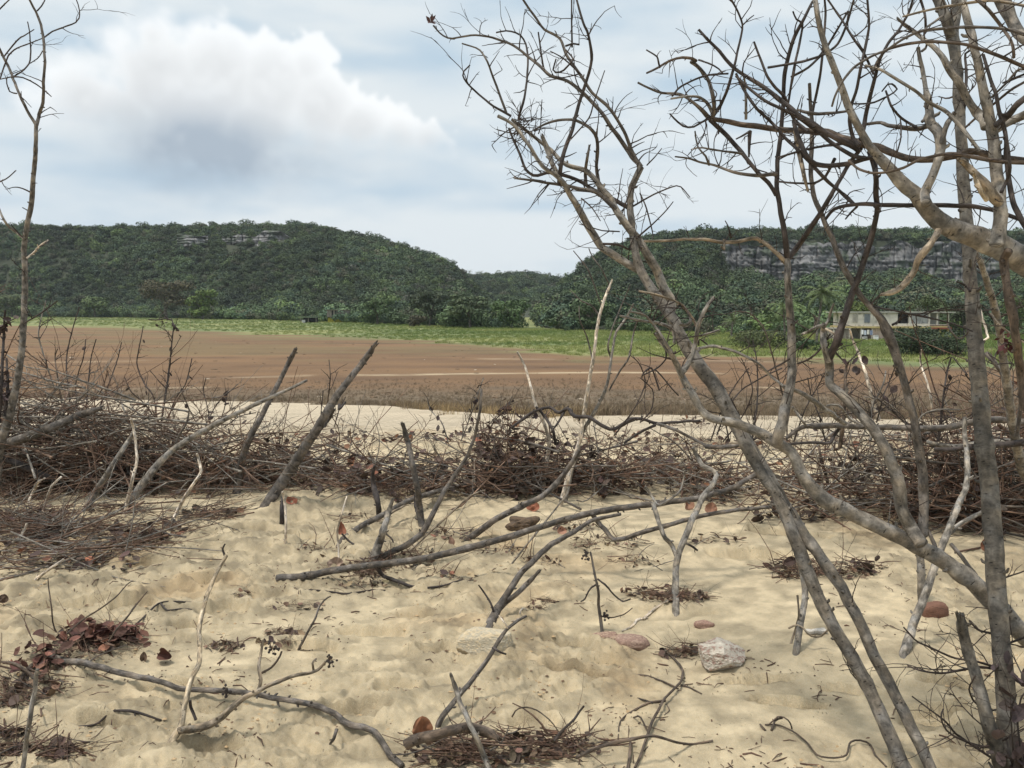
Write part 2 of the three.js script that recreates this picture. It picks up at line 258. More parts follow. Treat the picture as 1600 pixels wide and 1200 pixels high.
function stemPath(pts, w, o) {
  // pts: photo columns and rows; o.d = [depth at start, depth at end] (null: where the ground is); o.lie: resting on the ground all along
  const n = pts.length / 2, cum = [0], P = [];
  for (let i = 1; i < n; i++) cum.push(cum[i - 1] + Math.hypot(pts[2 * i] - pts[2 * i - 2], pts[2 * i + 1] - pts[2 * i - 1]));
  const L = cum[n - 1]; let [d0, d1] = o.d ?? [null, undefined];
  const h0 = d0 === null ? hit(pts[0], pts[1]) : null;
  if (h0) d0 = depthOf(h0);
  if (d1 === null) d1 = depthOf(hit(pts[2 * n - 2], pts[2 * n - 1])); else if (d1 === undefined) d1 = d0 + (o.lean ?? 0);
  const ph = rnd() * 9;
  for (let i = 0; i < n; i++) {
    const t = cum[i] / L; let p;
    if (o.lie) { const q = hit(pts[2 * i], pts[2 * i + 1]), dq = depthOf(q), r = lerpW(w, t) / 2 * dq / F, lift = (o.lift ?? 0) * Math.sin(Math.PI * t); p = q; p.y = sandTop(q.x, q.z) + r * 0.7 + lift; p.addScaledVector(V().subVectors(EYE, p).normalize(), 0); }
    else { const d = mix(d0, d1, t) + (i && i < n - 1 ? (o.wob ?? 0.012) * d0 * Math.sin(ph + t * 7) : 0); p = at(pts[2 * i], pts[2 * i + 1], d); }
    P.push(p);
  }
  if (h0 && !o.lie) { const q = P[0].clone(), e = P[1].clone().sub(P[0]).normalize(); q.addScaledVector(e, -0.10); q.y = Math.min(q.y, h0.y - 0.06); P.unshift(q); }
  const curve = new THREE.CatmullRomCurve3(P, false, 'catmullrom', 0.36), N = Math.round(clamp(L / (o.step ?? 7), 7, 90)), out = [], R = [], s0 = rnd() * 100;
  const len = curve.getLength();
  for (let k = 0; k <= N; k++) {
    const t = k / N, p = curve.getPointAt(t), dd = Math.max(0.5, depthOf(p)); const w0 = lerpW(w, t); let r = Math.max(w0 * mix(0.80, 0.95, sstep(6, 26, w0)), 1.5) / 2 * dd / F;
    const q = t * len / 0.055 + s0, cr = Math.min(r * 0.34, 0.004) * (o.crook ?? 1);
    p.x += cr * noise(q * 1.1, 1.5); p.y += cr * noise(q * 1.1, 7.5); p.z += cr * noise(q * 1.1, 13.5);
    const nd = noise(q * 0.75, 21.5); r *= 1 + 0.08 * noise(q * 2.1, 31.5) + 0.20 * sstep(0.6, 0.85, nd);
    if (o.broken && k >= N - 1) r *= 0.72; out.push(p); R.push(r);
  }
  return { P: out, R, len };
}
function stemInto(acc, S, seg, stubs = 1) {
  acc.tube(S.P, S.R, seg);
  const n = Math.round(S.len / 0.12 * stubs * rr(0.5, 1.3));        // leaf scars and snapped twig bases
  for (let k = 0; k < n; k++) {
    const i = 1 + Math.floor(rnd() * (S.P.length - 2)), r = S.R[i], T = V().subVectors(S.P[i + 1], S.P[i]).normalize(), q = V(gauss(), gauss(), gauss()); q.addScaledVector(T, -q.dot(T)).normalize();
    const l = r * rr(0.2, 0.5) + rr(0.001, 0.006) * (rnd() < 0.15 ? 2.5 : 1), a = S.P[i].clone().addScaledVector(q, r * 0.7), b = a.clone().addScaledVector(q, l * 0.6 + r * 0.3).addScaledVector(T, l * 0.35), c = b.clone().addScaledVector(q, l * 0.3).addScaledVector(T, l * 0.5), rs = Math.min(r * 0.42, 0.0055);
    acc.tube([a, b, c], [rs * 1.25, rs, rs * 0.6], 5);
  }
}
function splinter(acc, S) {                                           // torn fibres on a broken end
  const n = S.P.length, e = S.P[n - 1], T = V().subVectors(e, S.P[n - 3]).normalize(), r = S.R[n - 1];
  for (let k = 0; k < 9; k++) { const q = V(gauss(), gauss(), gauss()); q.addScaledVector(T, -q.dot(T)).normalize(); const a = e.clone().addScaledVector(q, r * 0.75).addScaledVector(T, -r), b = a.clone().addScaledVector(T, r * rr(1, 2.8)).addScaledVector(q, r * rr(-0.2, 0.35)); acc.tube([a, a.clone().lerp(b, 0.6), b], [r * 0.32, r * 0.24, r * 0.06], 4); }
}
const segOf = (w) => (w > 22 ? 14 : w > 12 ? 11 : w > 7 ? 9 : w > 4 ? 7 : 5);
const shift = (g, o) => { g.translate(-o.x, -o.y, -o.z); return g; };
// a thing made of stems: B() adds one stem as a part
function plantAt(name, p, label, category, group) { const o = base(name, p, label, category, group); return { o, b: p.clone(), stems: [] }; }
function B(T, pts, w, mat, o = {}) {
  const S = stemPath(pts, w, o), acc = new Acc(); stemInto(acc, S, segOf(Math.max(...w)), o.stubs ?? 1); if (o.broken) splinter(acc, S);
  T.stems.push({ ...S, w: w[w.length - 1], tw: o.tw ?? 1 });
  const m = mesh(o.name ?? 'branch', shift(acc.geo(), T.b), mat, T.o); if (o.label) m.userData.label = o.label; return m;
}
function twigInto(acc, p, dir, len, r, curl, kids, seg = 4) {
  const n = Math.max(4, Math.round(len / 0.022)), P = [p.clone()], R = [r], d = dir.clone().normalize(), bend = V(gauss(), gauss() * 0.7, gauss()).multiplyScalar(curl), q = p.clone();
  for (let k = 1; k <= Math.min(n, 12); k++) {
    const m = Math.min(n, 12); d.addScaledVector(bend, 1 / m).add(V(gauss(), gauss(), gauss()).multiplyScalar(0.17)).normalize(); q.addScaledVector(d, len / m); P.push(q.clone()); R.push(r * (1 - 0.62 * k / m));
    if (kids > 0 && k > 1 && rnd() < 0.30) twigInto(acc, q, d.clone().add(V(gauss(), gauss(), gauss()).multiplyScalar(0.95)), len * rr(0.2, 0.55), r * 0.62, curl, kids - 1, seg);
  }
  acc.tube(P, R, seg);
}
function twigs(T, count, l0, l1, mat, o = {}) {                      // fine twigs along the stems of a plant
  const acc = new Acc(), tot = T.stems.map((s) => s.len * s.tw); const sum = tot.reduce((a, b) => a + b, 0);
  for (let k = 0; k < count; k++) {
    let x = rnd() * sum, j = 0; while (j < tot.length - 1 && x > tot[j]) x -= tot[j++];
    const s = T.stems[j], i = Math.floor((o.tip ? Math.sqrt(rnd()) : rnd()) * (s.P.length - 2)), t = V().subVectors(s.P[i + 1], s.P[i]).normalize(), q = V(gauss(), gauss(), gauss()); q.addScaledVector(t, -q.dot(t)).normalize();
    const dir = q.addScaledVector(t, rr(0.1, 1.1)).add(V(0, o.up ?? 0.25, 0)), d = depthOf(s.P[i]);
    twigInto(acc, s.P[i], dir, rr(l0, l1) * (rnd() < 0.2 ? 1.5 : 1), Math.min(s.R[i] * 0.6, (o.r ?? 1.0) * rr(0.8, 1.5) * d / F), o.curl ?? 0.9, o.kids ?? 1);
  }
  return tag(mesh(o.name ?? 'twigs', shift(acc.geo(), T.b), mat, T.o), o.label, null, null, 'stuff');
}
// a loose stick: one mesh, top level
function stick(label, pts, w, mat, o = {}) {
  const S = stemPath(pts, w, o), acc = new Acc(); stemInto(acc, S, segOf(Math.max(...w)), o.stubs ?? 1); if (o.broken) splinter(acc, S);
  const b = S.P[0]; const m = mesh(o.name ?? 'dead_branch', shift(acc.geo(), b), mat, null, true); m.position.copy(b); return tag(m, label, o.cat ?? 'dead branch', o.group);
}
function forked(label, name, cat, first, w, mat, o, more) {           // a stick with forks, a group
  const S = o.d?.[0] != null ? at(first[0], first[1], o.d[0]) : hit(first[0], first[1]);
  const T = plantAt(name, S, label, cat, o.group); B(T, first, w, mat, { name: 'stem', ...o }); for (const [p, ww, m, oo] of more) B(T, p, ww, m ?? mat, oo ?? {}); return T;
}

// ------------------------------------------------------------------ hills
const ROWH = (y, d) => EYE.y + d * (HOR - y) / F;                     // height seen at row y, d metres away
const FOOT = table([-1500, 0, 200, 400, 500, 640, 700, 850, 1000, 1150, 1300, 1600, 3100], [620, 590, 520, 425, 360, 290, 255, 215, 196, 180, 178, 170, 170]);
const LSKY = table([-1500, 0, 200, 330, 400, 480, 560, 600, 640, 700, 722, 745, 800], [360, 361, 361, 358, 357, 361, 374, 383, 397, 419, 436, 462, 505]);
const MSKY = table([560, 690, 735, 790, 830, 880, 920, 1000, 1100], [470, 448, 437, 436, 434, 442, 446, 452, 470]);
const RSKY = table([830, 868, 888, 910, 940, 975, 1010, 1060, 1150, 1300, 1450, 1600, 3100], [505, 468, 447, 426, 406, 392, 383, 375, 371, 369, 370, 375, 372]);
const LD = 690, MD = 1050, RD = 560;
const CLIFF_R = (c) => sstep(1660, 1540, c) * sstep(1085, 1150, c + 25 * noise(c * 0.02, 3)) * (0.72 + 0.28 * sstep(-0.4, 0.1, noise(c * 0.013, 8)));
const smoothMax = (a, b, k) => { const h = clamp(0.5 + 0.5 * (a - b) / k); return mix(b, a, h) + k * h * (1 - h); };
function hillL(c, d) {
  const foot = FOOT(c) + 20, hc = ROWH(LSKY(c), LD), s = (d - foot) / (LD - foot);
  if (s <= 0) return -3.9; const p = s < 1 ? 0.30 * s + 0.70 * sstep(0.12, 1.02, s) : 1 - 0.05 * (s - 1);
  return -3.9 + Math.max(0, hc + 3.9) * p;
}
function hillM(c, d) { const s = (d - 520) / (MD - 520); if (s <= 0) return -3.9; const hc = ROWH(MSKY(c), MD); return -3.9 + Math.max(0, hc + 3.9) * (s < 1 ? sstep(0, 1, s) : Math.max(0.4, 1 - 0.2 * (s - 1))); }
function hillR(c, d) {
  const foot = FOOT(c) + 15, hc = ROWH(RSKY(c), RD); if (d < foot) return -3.9;
  const cl = CLIFF_R(c), s = (d - foot) / (RD - foot);
  const slope = s < 1 ? 0.35 * s + 0.65 * sstep(0.2, 1.0, s) : 1 - 0.05 * (s - 1);
  const dc = 505, low = 0.24 * sstep(0, 1, (d - foot) / (dc - foot)), step = sstep(dc + 1, dc + 10, d) * 0.62, top = 0.14 * sstep(dc + 4, RD, d);
  const cliffy = d < RD ? low + step + top : 1 - 0.03 * (s - 1);
  return -3.9 + Math.max(0, hc + 3.9) * mix(slope, cliffy, cl);
}
const bump3 = (c, d) => 3.0 * fbm(c * 0.012, d * 0.02, 4.5, 4);
const HILLS = [[hillL, -1400, 800, 660, 'forested hill on the left with a flat crest', LD], [hillM, 560, 1080, 520, 'low distant hill in the gap between the two ridges', MD], [hillR, 832, 3000, 150, 'ridge on the right with a grey cliff under its crest', RD]];
const hillAt = (k, c, d) => { const h = HILLS[k][0](c, d); return h > -3.85 ? h + bump3(c, d) * clamp((h + 3.9) / 12) : h; };
const placeCD = (c, d, y) => { const a = Math.atan((c - 800) / F); return V(d * Math.tan(a), y, -d); };
HILLS.forEach(([f, c0, c1, , label, D], k) => {
  const pos = [], col = [], idx = [], na = Math.round((c1 - c0) / 7), rows = [], near = k === 1 ? 500 : 150;
  for (let d = near; d < D * 1.8; d *= d > D * 1.1 ? 1.05 : 1.0075) rows.push(d);
  for (const d of rows) for (let i = 0; i <= na; i++) { const c = mix(c0, c1, i / na), h = hillAt(k, c, d), p = placeCD(c, d, h - (h < -3.8 ? 0.5 : 0)); pos.push(p.x, p.y, p.z); const n = fbm(c * 0.05, d * 0.09, 2.2, 4); col.push(0.036 * (1 + 0.5 * n), 0.044 * (1 + 0.4 * n), 0.024 * (1 + 0.4 * n)); }
  for (let j = 0; j < rows.length - 1; j++) for (let i = 0; i < na; i++) { const a = j * (na + 1) + i, b = a + na + 1; idx.push(a, a + 1, b, a + 1, b + 1, b); }
  const g = new THREE.BufferGeometry(); g.setAttribute('position', new THREE.Float32BufferAttribute(pos, 3)); g.setAttribute('color', new THREE.Float32BufferAttribute(col, 3)); g.setIndex(idx); g.computeVertexNormals();
  tag(mesh('hill', g, vcol(), null, true), label, 'hill', null, 'structure');
});
// limestone faces: displaced rock walls standing in the slopes
function rockFace(label, c0, c1, d, top, bottom, deep, o = {}) {
  const nu = Math.round((c1 - c0) / 1.6), nv = 46, pos = [], col = [], idx = [];
  for (let j = 0; j <= nv; j++) for (let i = 0; i <= nu; i++) {
    const c = mix(c0, c1, i / nu), v = j / nv, u = c * d / F, ends = sstep(0, o.end ?? 0.03, i / nu + 0.10 * noise(v * 4, 3.3)) * sstep(1, 1 - (o.end ?? 0.03), i / nu + 0.10 * noise(v * 4, 9.3));
    const yt = ROWH(top(c), d), yb = ROWH(bottom(c), d), y = mix(yb, yt, v);
    const wx = u + 2.2 * noise(u * 0.12, y * 0.12, 5.5), blk = fbm(wx * 0.10, y * 0.11, 1.3, 6), crack = 1 - Math.abs(noise(wx * 0.33, y * 0.035, 7.7)), crack2 = 1 - Math.abs(noise(wx * 0.09 + 5, y * 0.45, 2.7)), led = fbm(u * 0.04, y * 0.55, 4.4, 4);
    const out = deep * (1.5 * blk + 0.7 * led - 0.6 * sstep(0.88, 1, crack) - 0.5 * sstep(0.9, 1, crack2)) - 6 * (1 - ends) - v * 3.0 + 2 * (1 - v);
    const p = placeCD(c, d - out, y); pos.push(p.x, p.y, p.z);
    const st = fbm(u * 0.8, y * 0.09, 9.1, 4), sp = fbm(u * 1.1, y * 1.1, 3.1, 3), l = 0.155 * (1 + 0.5 * st + 0.85 * sp + 0.6 * blk - 0.45 * sstep(0.9, 1, crack) - 0.4 * sstep(0.9, 1, crack2)), w = 0.5 * sstep(0.1, 0.5, fbm(u * 0.12 + 9, y * 0.12, 6.6, 3)), gv = sstep(0.04, 0.24, fbm(u * 0.22 + 3, y * 0.3, 11.6, 4));
    col.push(mix(Math.max(0.02, l * (1 + 0.03 * w)), 0.045, gv * 0.8), mix(Math.max(0.02, l * (0.99 - 0.05 * w)), 0.065, gv * 0.8), mix(Math.max(0.02, l * (1.0 - 0.14 * w)), 0.035, gv * 0.8));
  }
  for (let j = 0; j < nv; j++) for (let i = 0; i < nu; i++) { const a = j * (nu + 1) + i, b = a + nu + 1; idx.push(a, a + 1, b, a + 1, b + 1, b); }
  const g = new THREE.BufferGeometry(); g.setAttribute('position', new THREE.Float32BufferAttribute(pos, 3)); g.setAttribute('color', new THREE.Float32BufferAttribute(col, 3)); g.setIndex(idx); g.computeVertexNormals();
  return tag(mesh('cliff', g, vcol({ side: THREE.DoubleSide }), null, true), label, 'cliff', null, 'structure');
}
const yTopR = (c) => 381 + 6 * noise(c * 0.03, 2) + 3 * noise(c * 0.11, 5), yBotR = (c) => 462 + 12 * noise(c * 0.016, 9);
rockFace('long grey limestone cliff under the crest of the right ridge', 1075, 1640, 503, yTopR, yBotR, 2.6, { end: 0.05 });
rockFace('pale limestone outcrop near the crest of the left hill', 352, 470, 622, (c) => 366 + 6 * noise(c * 0.05, 1), (c) => 396 + 10 * noise(c * 0.04, 4) + 6 * sstep(420, 470, c), 4.5, { end: 0.3 });
rockFace('small dark limestone outcrop left of the pale one on the left hill', 282, 330, 622, (c) => 371 + 6 * noise(c * 0.06, 11), (c) => 386 + 6 * noise(c * 0.05, 14), 3.5, { end: 0.4 });
rockFace('low grey rock band among trees at the left shoulder of the right ridge', 1030, 1084, 528, (c) => 387 + 4 * noise(c * 0.06, 21), (c) => 404 + 5 * noise(c * 0.05, 24), 2.2, { end: 0.4 });

// tree crowns of the far woods: lumpy shells of small leaf clumps
function crownGeo(n, leaf, flat, lobes, s0) {
  const acc = new Acc(), L = []; seed = s0;
  for (let k = 0; k < lobes; k++) { const a = rnd() * 6.283, r = Math.sqrt(rnd()) * 0.55; L.push([Math.cos(a) * r, rr(-0.25, 0.5) * flat, Math.sin(a) * r, rr(0.3, 0.52)]); }
  for (let k = 0; k < n; k++) {
    const l = L[Math.floor(rnd() * lobes)], q = V(gauss(), gauss() + 0.25, gauss()).normalize(), r = l[3] * rr(0.72, 1.08), p = V(l[0] + q.x * r, l[1] + q.y * r * flat, l[2] + q.z * r);
    const nn = q.clone().add(V(gauss(), gauss(), gauss()).multiplyScalar(0.7)).normalize(), a = V(gauss(), gauss(), gauss()); a.addScaledVector(nn, -a.dot(nn)).normalize(); const b = V().crossVectors(nn, a), s = leaf * rr(0.6, 1.4), t = rr(0.8, 1.2), c = [t * rr(0.93, 1.07), t, t * rr(0.9, 1.08)];
    acc.quad(p.clone().addScaledVector(a, -s), p.clone().addScaledVector(b, -s * rr(0.4, 0.8)), p.clone().addScaledVector(a, s), p.clone().addScaledVector(b, s * rr(0.4, 0.8)), c);
  }
  return acc.geo();
}
const farLeaf = new THREE.MeshStandardMaterial({ vertexColors: true, roughness: 0.85, side: THREE.DoubleSide });
const crowns = [crownGeo(420, 0.085, 0.85, 6, 101), crownGeo(380, 0.09, 0.6, 7, 202), crownGeo(340, 0.08, 1.15, 5, 303)];
function inst(name, g, m, list, label, category) {
  const im = new THREE.InstancedMesh(g, m, list.length), mt = new THREE.Matrix4(), q = new THREE.Quaternion(), e = new THREE.Euler(), c = new THREE.Color();
  list.forEach(([p, s, rot, col], i) => { e.set(rot[0], rot[1], rot[2]); q.setFromEuler(e); mt.compose(p, q, s); im.setMatrixAt(i, mt); if (col) im.setColorAt(i, c.setRGB(...col)); });
  im.name = numbered(name); im.castShadow = im.receiveShadow = true; im.frustumCulled = false; scene.add(im); return tag(im, label, category, null, 'stuff');
}
seed = 4242;
{
  const inFace = (c, d, k) => (k === 2 && c > 1080 && d > 484 && d < 515 && rnd() > 0.12 + 0.55 * sstep(0.0, 0.35, noise(c * 0.035, d * 0.12)) + 0.9 * (1 - CLIFF_R(c))) || (k === 0 && d > 607 && d < 630 && ((c > 356 && c < 466 && rnd() > 0.08) || (c > 272 && c < 330 && rnd() > 0.3))) || (k === 2 && c > 1032 && c < 1084 && d > 505 && d < 534);
  HILLS.forEach(([f, c0, c1, , , D], k) => {
    const lists = [[], [], []], lo = Math.max(c0, -260), hi = Math.min(c1, 1860), want = [20000, 4200, 17000][k]; let tries = 0, made = 0;
    while (made < want && tries++ < want * 14) {
      const c = rr(lo, hi), u = rnd(), d = mix(k === 1 ? 560 : 165, D * 1.12, Math.sqrt(u)); if (d < FOOT(c) - 6 + 5 * noise(c * 0.1, 3)) continue;
      const h = hillAt(k, c, d); if (h <= -3.85 && k !== 0 && k !== 2) continue; if (h > -3.85 ? false : k === 2 && c < 880 || k === 0 && c > 800) continue;
      if (k === 0 && c > 735 && d > 400 && h < -3) continue;
      if (inFace(c, d, k)) continue;
      const zone = fbm(c * 0.018, d * 0.02, 8.8, 3), near = sstep(FOOT(c) + 60, FOOT(c), d), s = (rr(1.8, 3.8) + 3.4 * Math.pow(rnd(), 4)) * (1 + 0.35 * zone) * (k === 1 ? 1.25 : 1) * (d > D * 0.93 ? rr(0.45, 0.85) + 0.7 * Math.pow(rnd(), 6) : 1) * (near > 0.4 ? rr(0.75, 1.1) : 1), type = rnd(), gl = rr(0.75, 1.25) * (1 + 0.9 * zone);
      let col = [0.050 * gl, 0.074 * gl, 0.034 * gl];
      if (type < 0.16) col = [0.074 * gl, 0.104 * gl, 0.036 * gl]; else if (type < 0.25) col = [0.064 * gl, 0.066 * gl, 0.040 * gl]; else if (type < 0.258) col = [0.075 * gl, 0.075 * gl, 0.062 * gl]; else if (type < 0.5) col = [0.034 * gl, 0.056 * gl, 0.034 * gl];
      const br = 1 + 0.45 * near; col = [col[0] * br, col[1] * br * 1.04, col[2] * br];
      lists[Math.floor(rnd() * 3)].push([placeCD(c, d, h + s * 0.45), V(s * rr(0.85, 1.2), s * rr(0.8, 1.2), s * rr(0.85, 1.2)), [rr(-0.2, 0.2), rnd() * 6.28, rr(-0.2, 0.2)], col]); made++;
    }
    lists.forEach((l, i) => { if (l.length) inst('forest', crowns[i], farLeaf, l, [['dense dark green wood covering the left hill', 'flat topped trees of the wood on the left hill', 'taller narrow trees of the wood on the left hill'], ['wood covering the low distant hill in the gap', 'flat topped trees on the low distant hill', 'taller trees on the low distant hill'], ['dense green wood on and below the right ridge', 'flat topped trees of the wood on the right ridge', 'taller narrow trees of the wood on the right ridge']][k][i], 'wood'); });
  });
}

// ------------------------------------------------------------------ meadow and dry grass tufts
function tuftGeo(n, h, w, s0, spread) {
  const acc = new Acc(); seed = s0;
  for (let k = 0; k < n; k++) { const a = rnd() * 6.28, r = Math.sqrt(rnd()) * spread, p = V(Math.cos(a) * r, -0.03, Math.sin(a) * r), ln = V(gauss() * 0.35, 1, gauss() * 0.35).normalize(), hh = h * rr(0.45, 1.15), sd = V(Math.cos(a + 1.3), 0, Math.sin(a + 1.3)).multiplyScalar(w), m = p.clone().addScaledVector(ln, hh * 0.55), t = p.clone().addScaledVector(ln, hh).add(V(gauss() * 0.2 * h, -0.05 * h, gauss() * 0.2 * h)), l = rr(0.65, 1.35); const c = [l * rr(0.92, 1.08), l, l * rr(0.9, 1.1)];
    acc.tri(p.clone().sub(sd), p.clone().add(sd), m.clone().addScaledVector(sd, 0.7), c); acc.tri(p.clone().sub(sd), m.clone().addScaledVector(sd, 0.7), m.clone().addScaledVector(sd, -0.7), c); acc.tri(m.clone().addScaledVector(sd, -0.7), m.clone().addScaledVector(sd, 0.7), t, c); }
  return acc.geo();
}
const grassMat = new THREE.MeshStandardMaterial({ vertexColors: true, roughness: 0.9, side: THREE.DoubleSide });
{
  const dryT = tuftGeo(16, 0.30, 0.006, 11, 0.16), dryL = [], low = []; seed = 909;
  for (let k = 0; k < 30000; k++) {
    const c = rr(-160, 1760), d = mix(17, 62, Math.pow(rnd(), 1.25)), p = placeCD(c, d, 0), si = sandIn(p.x, p.z); if (si > -0.15 - 0.5 * rnd() && !(si < 7 && rnd() < 0.05 * sstep(7, 0, si))) continue;
    const fadeo = sstep(60, 30, d), edge = sstep(-7, -0.5, si); if (rnd() > 0.25 + 0.75 * fadeo) continue; p.y = terrain(p.x, p.z);
    const s = rr(0.35, 0.95) * (0.65 + 0.45 * edge) * (c < 500 ? 0.8 : 1) * (1 + 0.5 * fbm(p.x * 0.4, p.z * 0.4, 0, 2)), l = rr(0.75, 1.25), gold = edge * sstep(560, 740, c) * sstep(960, 850, c), dk = rnd() < 0.25 ? 0.6 : 1;
    dryL.push([p, V(s, s * rr(0.8, 1.3), s), [0, rnd() * 6.28, 0], [mix(0.20, 0.34, gold) * l * dk, mix(0.15, 0.245, gold) * l * dk, mix(0.095, 0.125, gold) * l * dk]]);
  }
  inst('dry_grass', dryT, grassMat, dryL, 'tan dry grass along the far edge of the sand', 'dry grass');
  const gT = tuftGeo(22, 0.55, 0.022, 12, 0.5), gL = []; seed = 919;
  for (let k = 0; k < 42000 && gL.length < 20000; k++) {
    const c = rr(-160, 1760), e = GREENEDGE(c), ft = FOOT(c), d = mix(e * 0.95, ft + 12, Math.pow(rnd(), 0.8)), p = placeCD(c, d, 0); if (greenAmt(p.x, p.z, d) < 0.45) continue; p.y = terrain(p.x, p.z);
    const y = sstep(-0.25, 0.35, fbm(p.x * 0.04 + 7, p.z * 0.09, 0, 4)), l = rr(0.8, 1.2), s = rr(0.5, 1.1) * (1 + 0.4 * sstep(ft - 40, ft, d));
    gL.push([p, V(s * 1.3, s, s * 1.3), [0, rnd() * 6.28, 0], [mix(0.14, 0.25, y) * l, mix(0.195, 0.28, y) * l, mix(0.052, 0.092, y) * l]]);
  }
  inst('meadow_grass', gT, grassMat, gL, 'bright green grass of the meadow before the woods', 'grass');
  // scattered clods and stalks on the dry bed
  const cl = new Acc(); seed = 929; const clod = new THREE.IcosahedronGeometry(1, 1); { const p = clod.attributes.position; for (let i = 0; i < p.count; i++) { const q = V().fromBufferAttribute(p, i), s = 1 + 0.35 * noise(q.x * 2, q.y * 2, q.z * 2 + 0.5); p.setXYZ(i, q.x * s, q.y * s * 0.55, q.z * s); } clod.computeVertexNormals(); }
  const cL = []; for (let k = 0; k < 1500; k++) { const c = rr(-100, 1700), d = mix(40, 150, Math.pow(rnd(), 1.5)), p = placeCD(c, d, 0); if (sandIn(p.x, p.z) > 0 || greenAmt(p.x, p.z, d) > 0.3) continue; if (fbm(p.x * 0.05, p.z * 0.25, 0, 3) < 0.02) continue; p.y = terrain(p.x, p.z); const s = 0.03 + 0.16 * Math.pow(rnd(), 2.5), pale = rnd() < 0.06; cL.push([p, V(s * rr(1, 2.2), s * rr(0.3, 0.7), s), [0, rnd() * 6.28, 0], pale ? [0.5, 0.42, 0.32] : [0.14, 0.092, 0.055]]); }
  inst('clods', clod, plain(1, 1, 1, 0.95), cL, 'dark clods and tufts scattered over the brown lagoon bed', 'clods');
}

// ------------------------------------------------------------------ trees one can tell apart beyond the meadow
function leafTree(name, label, c, d, h, w, col, o = {}) {
  seed = Math.round(c * 31 + d * 7); const y0 = o.y ?? Math.max(terrain(0, -Math.min(d, 150)), -3.9), p = placeCD(c, d, y0), T = base(name, p, label, o.cat ?? 'tree', o.group), acc = new Acc(), th = h * (o.th ?? 0.42), ends = [];
  const tr = new Acc(); tr.tube([V(0, -0.4, 0), V(0.1 * w * gauss() * 0.3, th * 0.5, 0), V(0.06 * w * gauss(), th, 0.03 * w)], [w * 0.035, w * 0.027, w * 0.022], 8, 1.5);
  for (let k = 0; k < (o.limbs ?? 7); k++) { const a = k * 2.4 + rnd(), r = w * 0.42 * rr(0.5, 1), e = V(Math.cos(a) * r, th + (h - th) * rr(0.25, 0.8), Math.sin(a) * r); tr.tube([V(0, th * rr(0.55, 0.95), 0), V(e.x * 0.45, mix(th, e.y, 0.6), e.z * 0.45), e], [w * 0.016, w * 0.012, w * 0.005], 6, 1.5); ends.push(e); }
  mesh('trunk', tr.geo(), M.trunk, T);
  const n = o.n ?? 1500, ls = o.leaf ?? 0.35; ends.push(V(0, h * 0.8, 0), V(w * 0.1, h * 0.62, 0));
  for (let k = 0; k < (o.lobes ?? 8); k++) { const a = rnd() * 6.28, r = w * 0.36 * Math.sqrt(rnd()); ends.push(V(Math.cos(a) * r, mix(th * (o.low ?? 0.8), h * 0.86, rnd()), Math.sin(a) * r)); }
  for (let k = 0; k < n; k++) {
    const e = ends[k % ends.length], q = V(gauss(), gauss() + 0.2, gauss()).normalize(), r = w * (o.lr ?? 0.17) * rr(0.55, 1.1), v = V(e.x + q.x * r, e.y + q.y * r * (o.flat ?? 0.7), e.z + q.z * r), nn = q.add(V(gauss(), gauss(), gauss()).multiplyScalar(0.7)).normalize(), a = V(gauss(), gauss(), gauss()); a.addScaledVector(nn, -a.dot(nn)).normalize(); const b = V().crossVectors(nn, a), s = ls * rr(0.6, 1.35), t = rr(0.7, 1.35);
    acc.quad(v.clone().addScaledVector(a, -s), v.clone().addScaledVector(b, -s * 0.6), v.clone().addScaledVector(a, s), v.clone().addScaledVector(b, s * 0.6), [col[0] * t * rr(0.9, 1.1), col[1] * t, col[2] * t * rr(0.85, 1.15)]);
  }
  mesh('crown', acc.geo(), farLeaf, T); return T;
}
leafTree('bright_tree', 'bright yellow green bushy tree at the foot of the left hill', 318, 440, 15, 16, [0.096, 0.141, 0.033], { n: 2400, leaf: 0.7, low: 0.4, lobes: 12 });
leafTree('spreading_tree', 'wide spreading tree with brownish crown left of the bright green one', 262, 445, 21, 30, [0.078, 0.070, 0.037], { n: 2600, leaf: 0.7, flat: 0.4, lobes: 14, low: 0.8 });
leafTree('spreading_tree', 'dark spreading tree with bare grey limbs right of the small ruined house', 672, 268, 11.5, 13, [0.041, 0.056, 0.030], { n: 2000, leaf: 0.42, flat: 0.45, lobes: 12 });
leafTree('spreading_tree', 'flat topped grey green tree at the woods edge right of centre', 735, 244, 10, 13, [0.067, 0.092, 0.044], { n: 1800, leaf: 0.42, flat: 0.35, lobes: 10 });
leafTree('round_tree', 'low mid green tree at the left end of the woods edge', 150, 520, 13, 19, [0.074, 0.107, 0.037], { n: 2000, leaf: 0.75, low: 0.3, lobes: 12 });
leafTree('round_tree', 'low grey green tree by the left edge of the photo at the woods foot', 20, 560, 15, 22, [0.078, 0.100, 0.044], { n: 2200, leaf: 0.8, low: 0.3, lobes: 12 });
leafTree('round_tree', 'pale olive tree behind the meadow between ruined house and dark tree', 590, 300, 9, 13, [0.063, 0.100, 0.037], { n: 1800, leaf: 0.45, low: 0.3, lobes: 10 });
leafTree('round_tree', 'green tree in the woods edge below the middle gap', 800, 236, 8, 11, [0.063, 0.104, 0.037], { n: 1800, leaf: 0.4, low: 0.3, lobes: 10 });
leafTree('round_tree', 'green tree in the woods edge left of the leaning trunk', 925, 215, 7.5, 11, [0.059, 0.092, 0.037], { n: 1800, leaf: 0.36, low: 0.3, lobes: 10 });
leafTree('house_tree', 'dark tree standing against the right end of the white house', 1505, 158, 7.2, 6.5, [0.033, 0.041, 0.022], { n: 2400, leaf: 0.2, low: 0.15, lobes: 12 });
